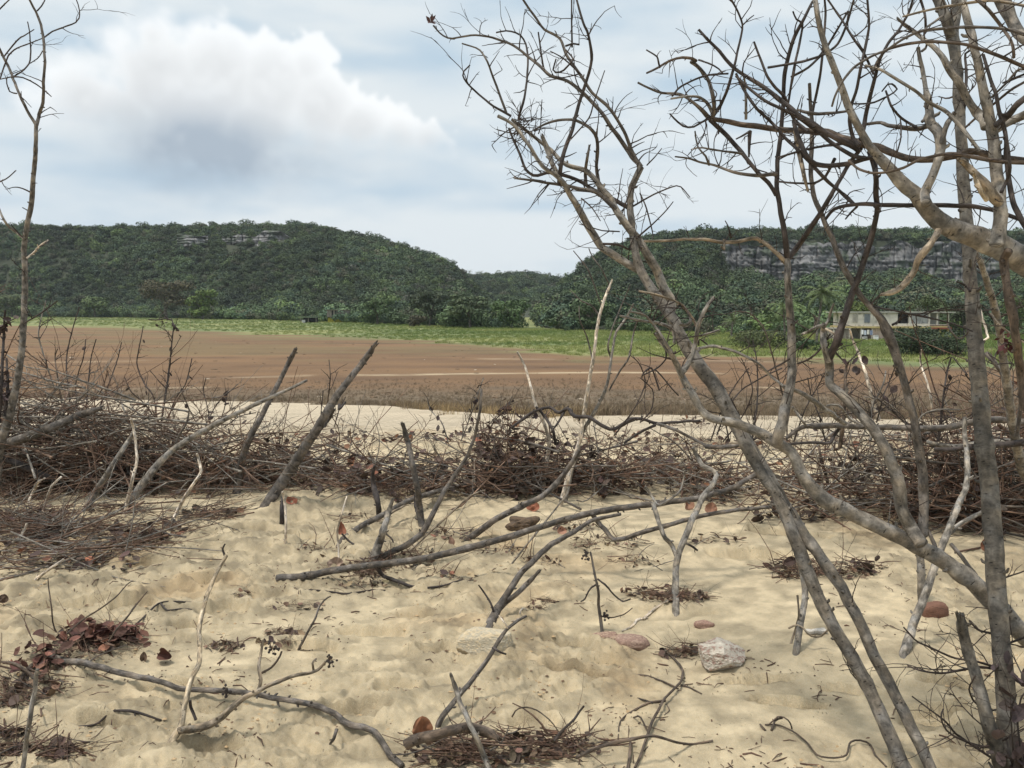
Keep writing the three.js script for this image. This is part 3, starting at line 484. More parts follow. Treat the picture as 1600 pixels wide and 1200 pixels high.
leafTree('house_tree', 'light green tree behind the tall trunk right of the white house', 1590, 160, 8.2, 8, [0.078, 0.111, 0.037], { n: 2200, leaf: 0.24, low: 0.25, lobes: 10 });
leafTree('house_tree', 'olive tree rising behind the roof of the white house', 1448, 172, 8.2, 8, [0.067, 0.089, 0.037], { n: 2000, leaf: 0.24, low: 0.4, lobes: 10 });
leafTree('house_tree', 'yellow green tree behind the left end of the white house roof', 1345, 176, 7.6, 6, [0.096, 0.126, 0.033], { n: 1600, leaf: 0.22, low: 0.4, lobes: 8 });
leafTree('seagrape_bush', 'large dark leafy bush in front of the white house', 1440, 100, 3.2, 9.4, [0.037, 0.056, 0.028], { n: 5200, leaf: 0.15, low: 0.1, th: 0.3, flat: 0.75, lobes: 22, lr: 0.13, cat: 'bush' });
leafTree('bush', 'rounded bush at the lower right foot of the large dark one', 1488, 98, 1.9, 3.8, [0.044, 0.063, 0.030], { n: 1800, leaf: 0.13, low: 0.1, th: 0.25, lobes: 10, cat: 'bush' });
leafTree('bush', 'olive bush on the grassy bank behind the leaning trunk', 1175, 118, 2.3, 6.5, [0.074, 0.092, 0.037], { n: 2600, leaf: 0.14, low: 0.05, th: 0.25, lobes: 14, cat: 'bush' });
leafTree('bush', 'small dark green bush on the bank left of the white house', 1262, 112, 1.5, 3.4, [0.041, 0.074, 0.033], { n: 1500, leaf: 0.12, low: 0.05, th: 0.25, lobes: 8, cat: 'bush' });
leafTree('bush', 'low brown green bush at the foot of the dark spreading tree', 655, 262, 3.2, 6, [0.056, 0.052, 0.030], { n: 1100, leaf: 0.3, low: 0.1, lobes: 8, cat: 'bush' });
leafTree('bush', 'tangled dark bush hung with dead twigs at the right edge of the bank', 1235, 116, 2.4, 4, [0.056, 0.070, 0.033], { n: 1500, leaf: 0.14, low: 0.05, th: 0.25, lobes: 8, cat: 'bush' });

function palm(label, c, d, h, L, nf, o = {}) {
  seed = Math.round(c * 17 + d); const p = placeCD(c, d, o.y ?? -3.9), T = base('palm_tree', p, label, 'palm tree', o.group), t = new Acc(), top = V(o.lean ?? 0.3, h, 0);
  t.tube([V(0, -0.4, 0), V(top.x * 0.25, h * 0.4, 0), V(top.x * 0.7, h * 0.8, 0), top], [0.24, 0.19, 0.16, 0.17].map((x) => x * (o.fat ?? 1)), 9, 1.2); mesh('trunk', t.geo(), M.trunk, T);
  for (let k = 0; k < nf; k++) {
    const f = new Acc(), a = k * 2.399 + rr(-0.3, 0.3), el = mix(1.25, -0.45, k / nf) + rr(-0.15, 0.15), P = [], R = [], q = top.clone(); let e = el; const l = L * rr(0.8, 1.1), wind = V(o.wind ?? 0.5, 0, 0.1);
    for (let i = 0; i <= 10; i++) { P.push(q.clone()); R.push(0.035 * (1 - 0.85 * i / 10) * (o.fat ?? 1)); q.add(V(Math.cos(a) * Math.cos(e), Math.sin(e), Math.sin(a) * Math.cos(e)).multiplyScalar(l / 10)).addScaledVector(wind, 0.02 * i * l / 10); e -= (o.droop ?? 0.17); }
    f.tube(P, R, 4); f.c = new Array(f.p.length).fill(0).map((_, i) => [0.12, 0.14, 0.05][i % 3]);
    const m = o.leaflets ?? 26; for (let i = 0; i < m; i++) for (const sd of [-1, 1]) { const tt = 0.1 + 0.88 * i / m, x = tt * 10, j = Math.min(9, Math.floor(x)), b = P[j].clone().lerp(P[j + 1], x - j), tg = V().subVectors(P[j + 1], P[j]).normalize(), sv = V().crossVectors(tg, V(0, 1, 0)).normalize().multiplyScalar(sd), ll = L * 0.2 * Math.sin(Math.PI * (0.12 + 0.85 * tt)) * rr(0.8, 1.15), tip = b.clone().addScaledVector(sv, ll * 0.75).addScaledVector(tg, ll * 0.5).add(V(0.1 * ll, -ll * rr(0.3, 0.7), 0)), wv = tg.clone().multiplyScalar(0.03 * L * 0.5), g = rr(0.75, 1.3); f.tri(b.clone().sub(wv), b.clone().add(wv), tip, [0.085 * g, 0.12 * g, 0.045 * g]); }
    mesh('frond', f.geo(), farLeaf, T);
  }
  return T;
}
palm('tall coconut palm with windswept fronds left of the white house', 1275, 133, 7.6, 4.9, 22, { lean: 0.8, wind: 1.6 });
palm('second coconut palm half hidden left of the tall one', 1226, 160, 5.4, 4.2, 16, { lean: -0.4, wind: 1 });
palm('low fan of palm fronds at the woods edge right of the leaning trunk', 1142, 168, 3.0, 3.0, 14, { wind: 0.2, droop: 0.06 });
for (const [c, y, k] of [[722, 428, 0], [733, 425, 1], [745, 427, 2], [752, 426, 3], [856, 431, 4], [873, 430, 5], [884, 434, 6], [890, 437, 7]]) {
  const d = 1000; palm(['small palm on the skyline, first from the left hill slope', 'small palm on the skyline, second from the left hill slope', 'small palm on the skyline, third from the left hill slope', 'small palm on the skyline, fourth from the left hill slope', 'small skyline palm over the gap, farthest from the right ridge', 'small skyline palm over the gap, second before the right ridge', 'small skyline palm over the gap, next to the right ridge', 'small skyline palm touching the right ridge slope'][k], c, d, ROWH(y, d) - ROWH(446, d), 5.2, 13, { y: ROWH(446, d), leaflets: 8, fat: 1.8, wind: 0.8, lean: rr(-1, 1) });
}

// ------------------------------------------------------------------ the two houses
const box = (x0, x1, y0, y1, z0, z1) => { const g = new THREE.BoxGeometry(x1 - x0, y1 - y0, z1 - z0); g.translate((x0 + x1) / 2, (y0 + y1) / 2, (z0 + z1) / 2); return g; };
const stain = dataTex(256, 256, (u, v) => { const s = 0.80 + 0.22 * wfbm(u, v, 4, 61, 5) - 0.25 * sstep(0.5, 0.8, wrapN(u, v, 30, 3, 66)) * wrapN(u, v, 4, 5, 67); return [s, s * 0.98, s * 0.95]; }, true);
const wallMat = (r, g, b) => new THREE.MeshStandardMaterial({ color: new THREE.Color(r, g, b), map: stain, roughness: 0.9 });
{
  const D = 150, S = D / F, p = placeCD(1318, D, -3.9), Hs = base('beach_house', p, 'two storey white beach house with balcony behind the dark bush', 'house'); Hs.rotation.y = -0.03;
  const X = (c) => (c - 1318) * S, Y = (y) => ROWH(y, D) + 3.9;         // photo columns and rows on the front of the house
  const white = wallMat(0.88, 0.84, 0.80), grey = wallMat(0.46, 0.47, 0.50), pink = wallMat(0.74, 0.60, 0.53), dark = plain(0.02, 0.022, 0.025, 0.4), glass = plain(0.05, 0.06, 0.07, 0.15), yel = wallMat(0.62, 0.52, 0.26), rust = wallMat(0.30, 0.10, 0.06), roofm = wallMat(0.42, 0.43, 0.40);
  const part = (n, m, ...g) => mesh(n, g.length > 1 ? mergeGeometries(g) : g[0], m, Hs);
  part('roof', roofm, box(X(1314), X(1487), Y(489), Y(487.2), -8.6, 0.35));
  part('floor_slab', yel, box(X(1320), X(1480), Y(512.5), Y(509.5), -8, 0.25));
  part('wall', white, box(X(1325), X(1400), Y(509.5), Y(489), -8, 0));                     // upper left
  part('wall', white, box(X(1447), X(1449.4), Y(509.5), Y(489), -7.8, 0.05));
  part('wall', grey, box(X(1400.2), X(1478), Y(509.5), Y(489), -8, -3.4)).userData.label = 'grey wall at the back of the balcony';
  part('pillar', white, box(X(1417), X(1420.5), Y(509.5), Y(489), -0.35, 0.08));
  const op = part('door', dark, box(X(1401), X(1407.5), Y(509.4), Y(492), -3.4, -3.3)); void op;
  part('door', dark, box(X(1412), X(1417), Y(509.4), Y(491.5), -3.4, -3.28));
  part('shutter', grey, box(X(1421), X(1446.5), Y(505), Y(490), -0.3, -0.1));
  part('wall', white, box(X(1400.2), X(1446.8), Y(509.5), Y(505.2), -0.25, 0.02)).userData.label = 'low white balcony wall';
  for (const c of [1334.5, 1353]) { const w = mesh('window', box(X(c - 4.5), X(c + 4.5), Y(504), Y(490.5), 0, 0.05), c < 1340 ? white : wallMat(0.42, 0.46, 0.52), Hs); for (let k = 0; k < 7; k++) { const l = mesh('slat', box(X(c - 4.1), X(c + 4.1), 0, 0.10, 0.05, 0.10), c < 1340 ? wallMat(0.45, 0.43, 0.40) : wallMat(0.25, 0.29, 0.36), w); l.position.y = Y(503.4) + k * 0.2; } }
  const rail = mesh('railing', box(X(1450), X(1478), Y(507.6), Y(506.8), -0.1, 0), white, Hs);
  for (let k = 0; k < 12; k++) mesh('baluster', box(X(1451 + k * 2.25), X(1451.6 + k * 2.25), Y(511), Y(507.7), -0.08, -0.02), rust, rail);
  part('balcony_edge', rust, box(X(1449), X(1482), Y(514), Y(511.2), -3, 0.35));
  for (const c of [1449, 1461, 1478]) part('post', c > 1470 ? wallMat(0.6, 0.58, 0.52) : white, box(X(c) - 0.11, X(c) + 0.11, Y(506.7), Y(489), -0.25, -0.03));
  for (const c of [1449, 1466, 1478]) part('post', yel, box(X(c) - 0.14, X(c) + 0.14, -0.1, Y(514.1), -0.3, -0.02));
  part('wall', pink, box(X(1362), X(1381), 0, Y(512.6), -6, -0.5)).userData.label = 'pinkish ground floor wall';
  part('wall', grey, box(X(1381.2), X(1447), 0, Y(512.6), -7, -4)).userData.label = 'grey ground floor back wall';
  part('wall', wallMat(0.4, 0.39, 0.37), box(X(1325), X(1361.8), 0, Y(512.6), -7, -2.2)).userData.label = 'stained grey ground floor wall at the left';
  for (const c of [1327, 1345, 1362, 1398]) part('post', white, box(X(c) - 0.12, X(c) + 0.12, 0, Y(512.6), -0.4, -0.1));
  for (const [a, b] of [[1330, 1335], [1350, 1355], [1385, 1393]]) part('doorway', dark, box(X(a), X(b), 0, Y(515), a > 1380 ? -4 : -2.2, a > 1380 ? -3.9 : -2.1));
  const lean = base('lean_to', placeCD(1302, D, -3.9), 'low grey lean-to shed joined to the left end of the white house', 'shed');
  mesh('wall', box(0, 2.6, 0, 2.0, -3, 0), wallMat(0.30, 0.28, 0.26), lean); mesh('roof', box(-0.2, 2.9, 2.0, 2.12, -3.2, 0.3), wallMat(0.5, 0.5, 0.48), lean); mesh('post', box(-0.1, 0.05, 0, 2, 0.1, 0.22), white, lean);
  for (const [c, w, h, n, lab, m] of [[1369, 0.72, 0.85, 'washing_machine', 'white box like appliance under the white house by the pinkish wall', plain(0.8, 0.8, 0.78, 0.4)], [1352, 0.65, 0.6, 'washing_machine', 'smaller white appliance under the white house left of the other', plain(0.75, 0.75, 0.76, 0.4)]]) {
    const q = base(n, placeCD(c, D - 0.8, -3.9), lab, 'appliance'); mesh('body', box(-w / 2, w / 2, 0.04, h, -0.6, 0), m, q); mesh('lid', box(-w / 2 - 0.01, w / 2 + 0.01, h + 0.003, h + 0.05, -0.6, 0.01), plain(0.6, 0.6, 0.6, 0.5), q); mesh('panel', box(-w / 2 + 0.03, w / 2 - 0.03, h - 0.14, h - 0.03, 0.003, 0.02), plain(0.3, 0.3, 0.32, 0.5), q);
  }
  const ld = base('laundry', placeCD(1353, D - 1.2, -3.9), 'pale clothes hanging under the white house between two posts', 'clothes'); for (let k = 0; k < 4; k++) { const g = new THREE.PlaneGeometry(0.42, 0.8, 5, 6), a = g.attributes.position; for (let i = 0; i < a.count; i++) a.setZ(i, 0.06 * Math.sin(a.getX(i) * 14 + k)); g.computeVertexNormals(); const c = mesh('cloth', g, plain([0.75, 0.5, 0.7, 0.25][k], [0.75, 0.55, 0.68, 0.3][k], [0.76, 0.65, 0.64, 0.45][k], 0.9, { side: THREE.DoubleSide }), ld); c.position.set(-0.7 + k * 0.52, 1.45 - 0.1 * (k % 2), 0); }
  { const l = new Acc(); l.tube([V(-1.1, 1.92, 0), V(0, 1.86, 0), V(1.2, 1.92, 0)], [0.012, 0.012, 0.012], 4); mesh('line', l.geo(), M.dark, ld); }
}
{
  const D = 340, S = D / F, p = placeCD(512, D, -3.9), Hs = base('ruined_house', p, 'small grey concrete house shell on a yellow base below the left hill', 'house'), X = (c) => (c - 512) * S, Y = (y) => ROWH(y, D) + 3.9;
  const gr = wallMat(0.30, 0.28, 0.26), dk = plain(0.02, 0.02, 0.02, 0.8), ye = wallMat(0.45, 0.42, 0.06);
  mesh('wall', box(0, X(519), Y(495), Y(485), -7, 0), gr, Hs); mesh('wall', box(X(521.5), X(524), Y(495), Y(485), -7, 0), gr, Hs); mesh('wall', box(X(526.5), X(543), Y(494.5), Y(485), -7, 0), gr, Hs);
  mesh('doorway', box(X(519), X(521.5), Y(495), Y(485), -0.6, -0.5), dk, Hs); mesh('doorway', box(X(524), X(526.5), Y(495), Y(485), -0.6, -0.5), dk, Hs);
  mesh('roof', box(X(510.5), X(545), Y(485), Y(484), -7.4, 0.5), wallMat(0.2, 0.2, 0.15), Hs); mesh('floor_slab', box(X(511), X(544), Y(496), Y(495.05), -7.2, 0.3), dk, Hs); mesh('base_wall', box(X(513), X(538), 0, Y(496), -6.5, -0.2), ye, Hs);
  const sh = base('shed', placeCD(470, D - 6, -3.9), 'low open shed with a dull green roof left of the ruined house', 'shed'); mesh('roof', box(0, 6.4, 2.0, 2.25, -4, 0.4), wallMat(0.16, 0.22, 0.15), sh); for (const x of [0.2, 3.1, 6.1]) mesh('post', box(x - 0.1, x + 0.1, 0, 2, -0.2, 0), gr, sh); mesh('wall', box(0.3, 6, 0, 2, -3.9, -3.6), dk, sh);
mesh('white_panel', box(0.4, 1.7, 0.15, 1.1, -0.9, -0.8), plain(0.7, 0.7, 0.7, 0.6), sh);
}
for (const [c, y0, y1, d, lab] of [[577, 499, 483, 330, 'thin pale pole in the bushes right of the ruined house']]) { const q = base('utility_pole', placeCD(c, d, -3.9), lab, 'pole'); const a = new Acc(); a.tube([V(0, -0.3, 0), V(0, 3, 0), V(0.05, ROWH(y1, d) + 3.9, 0)], [0.13, 0.12, 0.1], 8); mesh('pole_shaft', a.geo(), M.limb, q); const b = new Acc(); b.tube([V(-0.6, ROWH(y1, d) + 3.4, 0.1), V(0.6, ROWH(y1, d) + 3.4, 0.1)], [0.06, 0.06], 5); mesh('crossarm', b.geo(), M.limb, q); }

// ------------------------------------------------------------------ foreground: bare saplings
seed = 1001;
{ // leaning double stemmed sapling
  const T = plantAt('bare_sapling', hit(1420, 1230), 'pale double stemmed bare sapling leaning left across the right half of the photo', 'bare tree');
  const d = [null, 3.55], k = 3.5;
  B(T, [1422, 1228, 1375, 1115, 1345, 1050, 1305, 985, 1275, 925, 1257, 880, 1235, 825, 1212, 772, 1188, 735, 1164, 690, 1140, 645, 1114, 600, 1085, 560, 1064, 528, 1050, 495, 1022, 458, 1003, 427, 993, 395, 989, 365, 984, 325, 987, 296, 1001, 261], [25, 23, 21, 22, 19, 24, 23, 17, 13, 12], M.trunk, { name: 'trunk', d, tw: 0.3 });
  B(T, [1468, 1228, 1402, 1092, 1365, 1020, 1335, 955, 1303, 900, 1268, 852, 1235, 800, 1208, 756, 1183, 715, 1158, 672, 1130, 630, 1104, 588], [20, 20, 19, 20, 19, 20, 18], M.trunk, { name: 'trunk', d: [null, 3.32], tw: 0.3 });
  B(T, [1000, 260, 982, 236, 964, 210, 940, 176, 916, 150, 905, 140, 890, 128, 860, 118, 840, 100, 800, 70, 765, 58, 740, 55, 706, 60, 690, 54, 677, 40], [10, 8, 7, 6, 5, 4, 3], M.mid, { d: [3.55, 3.75] });
  B(T, [997, 256, 985, 230, 975, 205, 950, 166, 926, 145, 905, 115, 885, 86, 875, 60, 850, 45, 830, 18, 812, -8], [8, 6, 6, 5, 4], M.mid, { d: [3.55, 3.5] });
  B(T, [1046, 492, 1050, 474, 1038, 450, 1024, 420, 1010, 396, 994, 370, 974, 345, 954, 312, 942, 297, 918, 268, 885, 258, 862, 236, 845, 222, 800, 186], [17, 17, 15, 13, 11, 9, 7, 6], M.limb, { d: [3.5, 3.6] });
  B(T, [1001, 424, 984, 414, 960, 400, 940, 386, 924, 362, 902, 322, 882, 288, 868, 274, 850, 262, 838, 245, 824, 224, 808, 200, 794, 190, 778, 181], [15, 14, 14, 11, 8, 7, 6], M.limb, { d: [3.52, 3.4] });
  B(T, [974, 346, 958, 322, 932, 300, 906, 296, 884, 290, 850, 285, 815, 280, 803, 277], [11, 9, 7, 5, 4], M.mid, { d: [3.55, 3.45] });
  B(T, [984, 326, 962, 313, 932, 299, 908, 284, 882, 274, 857, 270, 836, 275, 821, 265, 813, 243, 802, 218, 795, 200], [9, 8, 7, 6, 5, 4], M.dark, { d: [3.56, 3.66] });
  B(T, [874, 288, 877, 256, 885, 226, 895, 200, 905, 160, 915, 130, 925, 92, 919, 52, 911, 36, 899, -8], [9, 8, 7, 6, 5, 4], M.dark, { d: [3.46, 3.4] });
  B(T, [871, 274, 863, 255, 855, 232, 848, 212], [10, 10, 11], M.limb, { d: [3.45, 3.5], broken: true });
  B(T, [936, 306, 935, 286, 932, 262, 934, 228, 931, 212, 918, 197, 898, 188, 875, 187, 850, 195, 834, 204], [8, 7, 7, 6, 5, 4], M.mid, { d: [3.58, 3.5] });
  B(T, [916, 290, 915, 270, 918, 246, 921, 227], [7, 6, 6], M.mid, { d: [3.55, 3.52], broken: true });
  B(T, [810, 186, 820, 150, 825, 100, 822, 70, 812, 54, 794, 48, 775, 51], [5, 4, 3], M.dark, { d: [3.6, 3.7] });
  B(T, [791, 176, 776, 135, 761, 96, 748, 77, 722, 68], [5, 4, 3], M.mid, { d: [3.6, 3.6] });
  B(T, [798, 181, 770, 165, 746, 146, 727, 126, 723, 114, 734, 102], [5, 4, 3], M.dark, { d: [3.6, 3.5] });
  B(T, [894, 74, 893, 32, 893, -8], [4, 3], M.dark, { d: [3.5, 3.5] });
  B(T, [905, 70, 895, 68, 884, 72], [3.5, 4], M.dark, { d: [3.5, 3.5] });
  B(T, [851, 112, 846, 85, 841, 50], [4, 3], M.twig, { d: [3.72, 3.6] });
  B(T, [869, 92, 864, 112, 878, 112, 890, 100, 896, 92, 884, 78], [3, 4, 3], M.twig, { d: [3.5, 3.5] });
  B(T, [910, 118, 885, 95, 870, 85, 860, 80], [3, 3, 2], M.twig, { d: [3.5, 3.4] });
  B(T, [885, 225, 920, 185, 928, 160, 945, 110], [3, 3, 2], M.twig, { d: [3.42, 3.3] });
  B(T, [1011, 258, 1025, 243, 1034, 232], [3, 2], M.twig, { d: [3.55, 3.5] });
  B(T, [984, 325, 1010, 310, 1030, 300, 1060, 290, 1078, 308], [4, 3, 2], M.twig, { d: [3.55, 3.4] });
  B(T, [992, 374, 1018, 352, 1040, 330, 1052, 315], [4, 3, 2], M.twig, { d: [3.5, 3.4] });
  B(T, [1000, 302, 1010, 325, 1020, 365, 1019, 374], [3, 3, 2], M.twig, { d: [3.5, 3.45] });
  B(T, [908, 310, 925, 325, 938, 345], [3, 2], M.twig, { d: [3.4, 3.35] });
  B(T, [990, 372, 985, 390, 965, 382, 942, 381], [4, 4, 5], M.twig, { d: [3.5, 3.42] });
  B(T, [968, 362, 940, 360, 926, 356], [3, 3, 2], M.twig, { d: [3.5, 3.42] });
  // base spurs of the lower stem
  B(T, [1085, 545, 1100, 543, 1118, 541, 1150, 550, 1185, 568, 1205, 588, 1224, 604], [6, 6, 5, 5], M.limb, { d: [3.4, 3.3] });
  B(T, [1030, 610, 1018, 575, 1005, 583, 1003, 590], [3, 4, 3], M.twig, { d: [3.42, 3.4] });
  B(T, [1092, 540, 1093, 530, 1105, 538], [3, 3], M.twig, { d: [3.4, 3.4] });
  twigs(T, 190, 0.04, 0.17, M.twig, { r: 0.95, kids: 1, up: 0.15 });
  const nest = new Acc(), c = at(815, 205, 3.5); for (let k = 0; k < 46; k++) twigInto(nest, c.clone().add(V(gauss() * 0.045, gauss() * 0.05, gauss() * 0.04)), V(gauss(), gauss(), gauss()), rr(0.06, 0.16), rr(0.0013, 0.003), 1.2, 1);
  tag(mesh('twig_tangle', shift(nest.geo(), T.b), M.twig, T.o), 'dense tangle of dark twigs', null, null, 'stuff');
  const lf = new Acc(), tip = at(674, 36, 3.75); for (let k = 0; k < 5; k++) { const a = k * 1.3, u = V(Math.cos(a) * 0.5, 0.9 - 0.2 * k, Math.sin(a) * 0.4).normalize(), s = V(-u.y, u.x, 0.2).normalize(), l = rr(0.025, 0.05); lf.quad(tip, tip.clone().addScaledVector(u, l * 0.5).addScaledVector(s, 0.009), tip.clone().addScaledVector(u, l), tip.clone().addScaledVector(u, l * 0.5).addScaledVector(s, -0.007).add(V(0, 0, 0.01)), [1, 1, 1]); }
  mesh('withered_leaf', shift(lf.geo(), T.b), leafMat(0.10, 0.06, 0.06), T.o);
}
{ // curving limb from the right edge with its uprights
  const T = plantAt('bare_sapling', hit(1735, 1215), 'bare tree whose thick limb curves in low from the right edge and forks upward', 'bare tree');
  B(T, [1735, 1210, 1680, 1075, 1600, 992, 1545, 934, 1510, 902, 1480, 880, 1440, 856, 1400, 836, 1350, 811, 1318, 797, 1288, 780, 1264, 757, 1248, 730, 1237, 708, 1212, 690, 1176, 672, 1150, 662, 1118, 655, 1098, 643, 1083, 618, 1066, 588], [44, 40, 36, 32, 30, 28, 26, 24, 24, 19, 18, 15, 13], M.limb, { name: 'trunk', d: [null, 3.2], tw: 0.3 });
  B(T, [1066, 590, 1056, 567, 1045, 546, 1034, 534, 1025, 521], [12, 11, 12], M.limb, { d: [3.2, 3.12], broken: true });
  B(T, [1066, 580, 1080, 560, 1087, 535, 1090, 512, 1100, 488, 1108, 475, 1115, 464], [12, 10, 9, 8, 7], M.limb, { d: [3.2, 3.26], broken: true });
  B(T, [1094, 525, 1110, 520, 1124, 515], [5, 4], M.limb, { d: [3.24, 3.2] });
  B(T, [1090, 513, 1082, 497, 1066, 476, 1040, 465, 1020, 459, 998, 455], [6, 5, 5, 4], M.tan, { d: [3.24, 3.1] });
  B(T, [1053, 562, 1040, 535, 1022, 508, 1010, 494, 1000, 490, 985, 487], [7, 6, 5, 4], M.limb, { d: [3.16, 3.05] });
  B(T, [1053, 536, 1053, 520, 1044, 510, 1025, 504, 1000, 501, 968, 493], [6, 6, 5, 4], M.limb, { d: [3.3, 3.1] });
  B(T, [1078, 496, 1079, 503, 1070, 508, 1062, 507], [5, 6, 5], M.limb, { d: [3.24, 3.2] });
  B(T, [1040, 545, 1041, 560, 1030, 573, 1018, 580, 1004, 586], [4, 3, 3], M.dark, { d: [3.16, 3.1] });
  B(T, [1024, 578, 1036, 590, 1048, 605, 1060, 618], [3, 3], M.dark, { d: [3.1, 3.15] });
  // upright 1
  B(T, [1214, 692, 1222, 660, 1232, 615, 1238, 575, 1236, 520, 1233, 470, 1231, 430, 1230, 404], [19, 18, 16, 15, 13, 12], M.trunk, { d: [3.08, 3.15] });
  B(T, [1230, 406, 1227, 372, 1221, 335, 1214, 300, 1214, 270, 1219, 215, 1224, 160, 1226, 115, 1240, 62, 1256, 30, 1270, 2], [11, 10, 9, 9, 8, 8, 7, 5], M.dark, { d: [3.15, 3.05] });
  B(T, [1231, 404, 1246, 386, 1266, 358, 1290, 320, 1310, 285, 1328, 255, 1345, 232], [11, 10, 9, 8, 8], M.dark, { d: [3.15, 2.95] });
  B(T, [1228, 412, 1212, 394, 1196, 380, 1180, 372, 1152, 377, 1128, 379, 1100, 374, 1070, 374, 1040, 376, 1006, 377], [9, 8, 7, 7, 6, 5, 5], M.tan, { d: [3.15, 3.0] });
  B(T, [1131, 374, 1132, 390, 1127, 385], [4, 3], M.tan, { d: [3.07, 3.0] });
  B(T, [1142, 372, 1138, 355, 1133, 345], [3, 2], M.twig, { d: [3.07, 3.0] });
  B(T, [1234, 560, 1222, 568, 1200, 580], [4, 3], M.twig, { d: [3.1, 3.0] });
  B(T, [1246, 568, 1262, 562, 1278, 550, 1292, 530, 1297, 522], [4, 4, 3], M.twig, { d: [3.1, 3.0] });
  B(T, [1224, 604, 1250, 612, 1265, 622, 1290, 640, 1320, 662], [6, 9, 10, 9], M.limb, { d: [3.3, 3.6] });
  // upright 2 : Y shaped with a pale broken arm and a long dark arm
  B(T, [1440, 850, 1424, 826, 1409, 796, 1404, 758, 1388, 712, 1366, 672, 1345, 648, 1318, 620, 1298, 600, 1295, 575, 1295, 556], [23, 21, 21, 19, 18, 17, 15, 15], M.trunk, { d: [2.9, 3.05] });
  B(T, [1294, 566, 1288, 540, 1285, 518, 1286, 507], [12, 11, 11], M.limb, { d: [3.05, 3.05], broken: true });
  B(T, [1286, 512, 1294, 502, 1298, 488, 1303, 474], [7, 6, 4], M.limb, { d: [3.05, 3.02] });
  B(T, [1285, 508, 1272, 512, 1262, 519, 1254, 522], [7, 6, 5], M.limb, { d: [3.05, 3.0] });
  B(T, [1273, 512, 1276, 496], [6, 6], M.limb, { d: [3.05, 3.02], broken: true });
  B(T, [1295, 560, 1308, 530, 1322, 490, 1333, 458, 1343, 430, 1352, 400, 1362, 370, 1370, 335, 1369, 300, 1367, 262, 1358, 236], [15, 14, 12, 11, 10, 10, 9], M.dark, { d: [3.05, 2.85] });
  B(T, [1309, 526, 1300, 519, 1290, 514], [4, 5], M.white, { d: [3.04, 3.04] });
  // upright 3 : dark stem behind
  B(T, [1441, 836, 1444, 795, 1442, 740, 1434, 690, 1426, 650, 1416, 606, 1403, 565, 1390, 525, 1378, 498, 1364, 482, 1348, 468, 1334, 446, 1318, 418, 1298, 366, 1282, 332, 1270, 300, 1267, 250, 1269, 200, 1266, 160, 1265, 130], [17, 17, 16, 14, 14, 18, 11, 11, 10, 9, 9, 8, 6], M.mid, { d: [2.95, 3.1] });
  B(T, [1370, 486, 1362, 474, 1374, 462, 1380, 455], [5, 4, 3], M.dark, { d: [3.0, 2.95] });
  B(T, [1394, 508, 1404, 502, 1410, 485], [5, 4, 3], M.dark, { d: [3.0, 2.9] });
  B(T, [1352, 476, 1400, 486, 1450, 496, 1490, 506, 1520, 518], [4, 4, 3], M.dark, { d: [3.0, 2.9] });
  B(T, [1480, 505, 1488, 520, 1497, 529, 1508, 526, 1513, 518], [4, 4, 3], M.mid, { d: [2.9, 2.85] });
  B(T, [1269, 175, 1275, 150, 1283, 110, 1287, 60, 1290, 20, 1288, -8], [6, 5, 5, 4], M.dark, { d: [3.1, 3.0] });
  B(T, [1246, 172, 1262, 176, 1280, 178, 1305, 176, 1325, 174], [5, 7, 6, 5], M.mid, { d: [3.1, 2.95] });
  B(T, [1236, 120, 1262, 106, 1284, 85, 1300, 60, 1313, 38, 1325, 18], [5, 5, 4], M.dark, { d: [3.05, 2.95] });
  B(T, [1200, 105, 1226, 101, 1256, 96, 1286, 86, 1308, 70, 1322, 40, 1336, -6], [5, 5, 5, 4], M.dark, { d: [3.05, 2.95] });
  B(T, [1228, 180, 1240, 110, 1250, 62, 1254, 38, 1244, 30, 1239, 18], [4, 5, 5, 3], M.dark, { d: [3.05, 3.0] });
  twigs(T, 150, 0.03, 0.15, M.twig, { r: 0.95, kids: 1 });
}
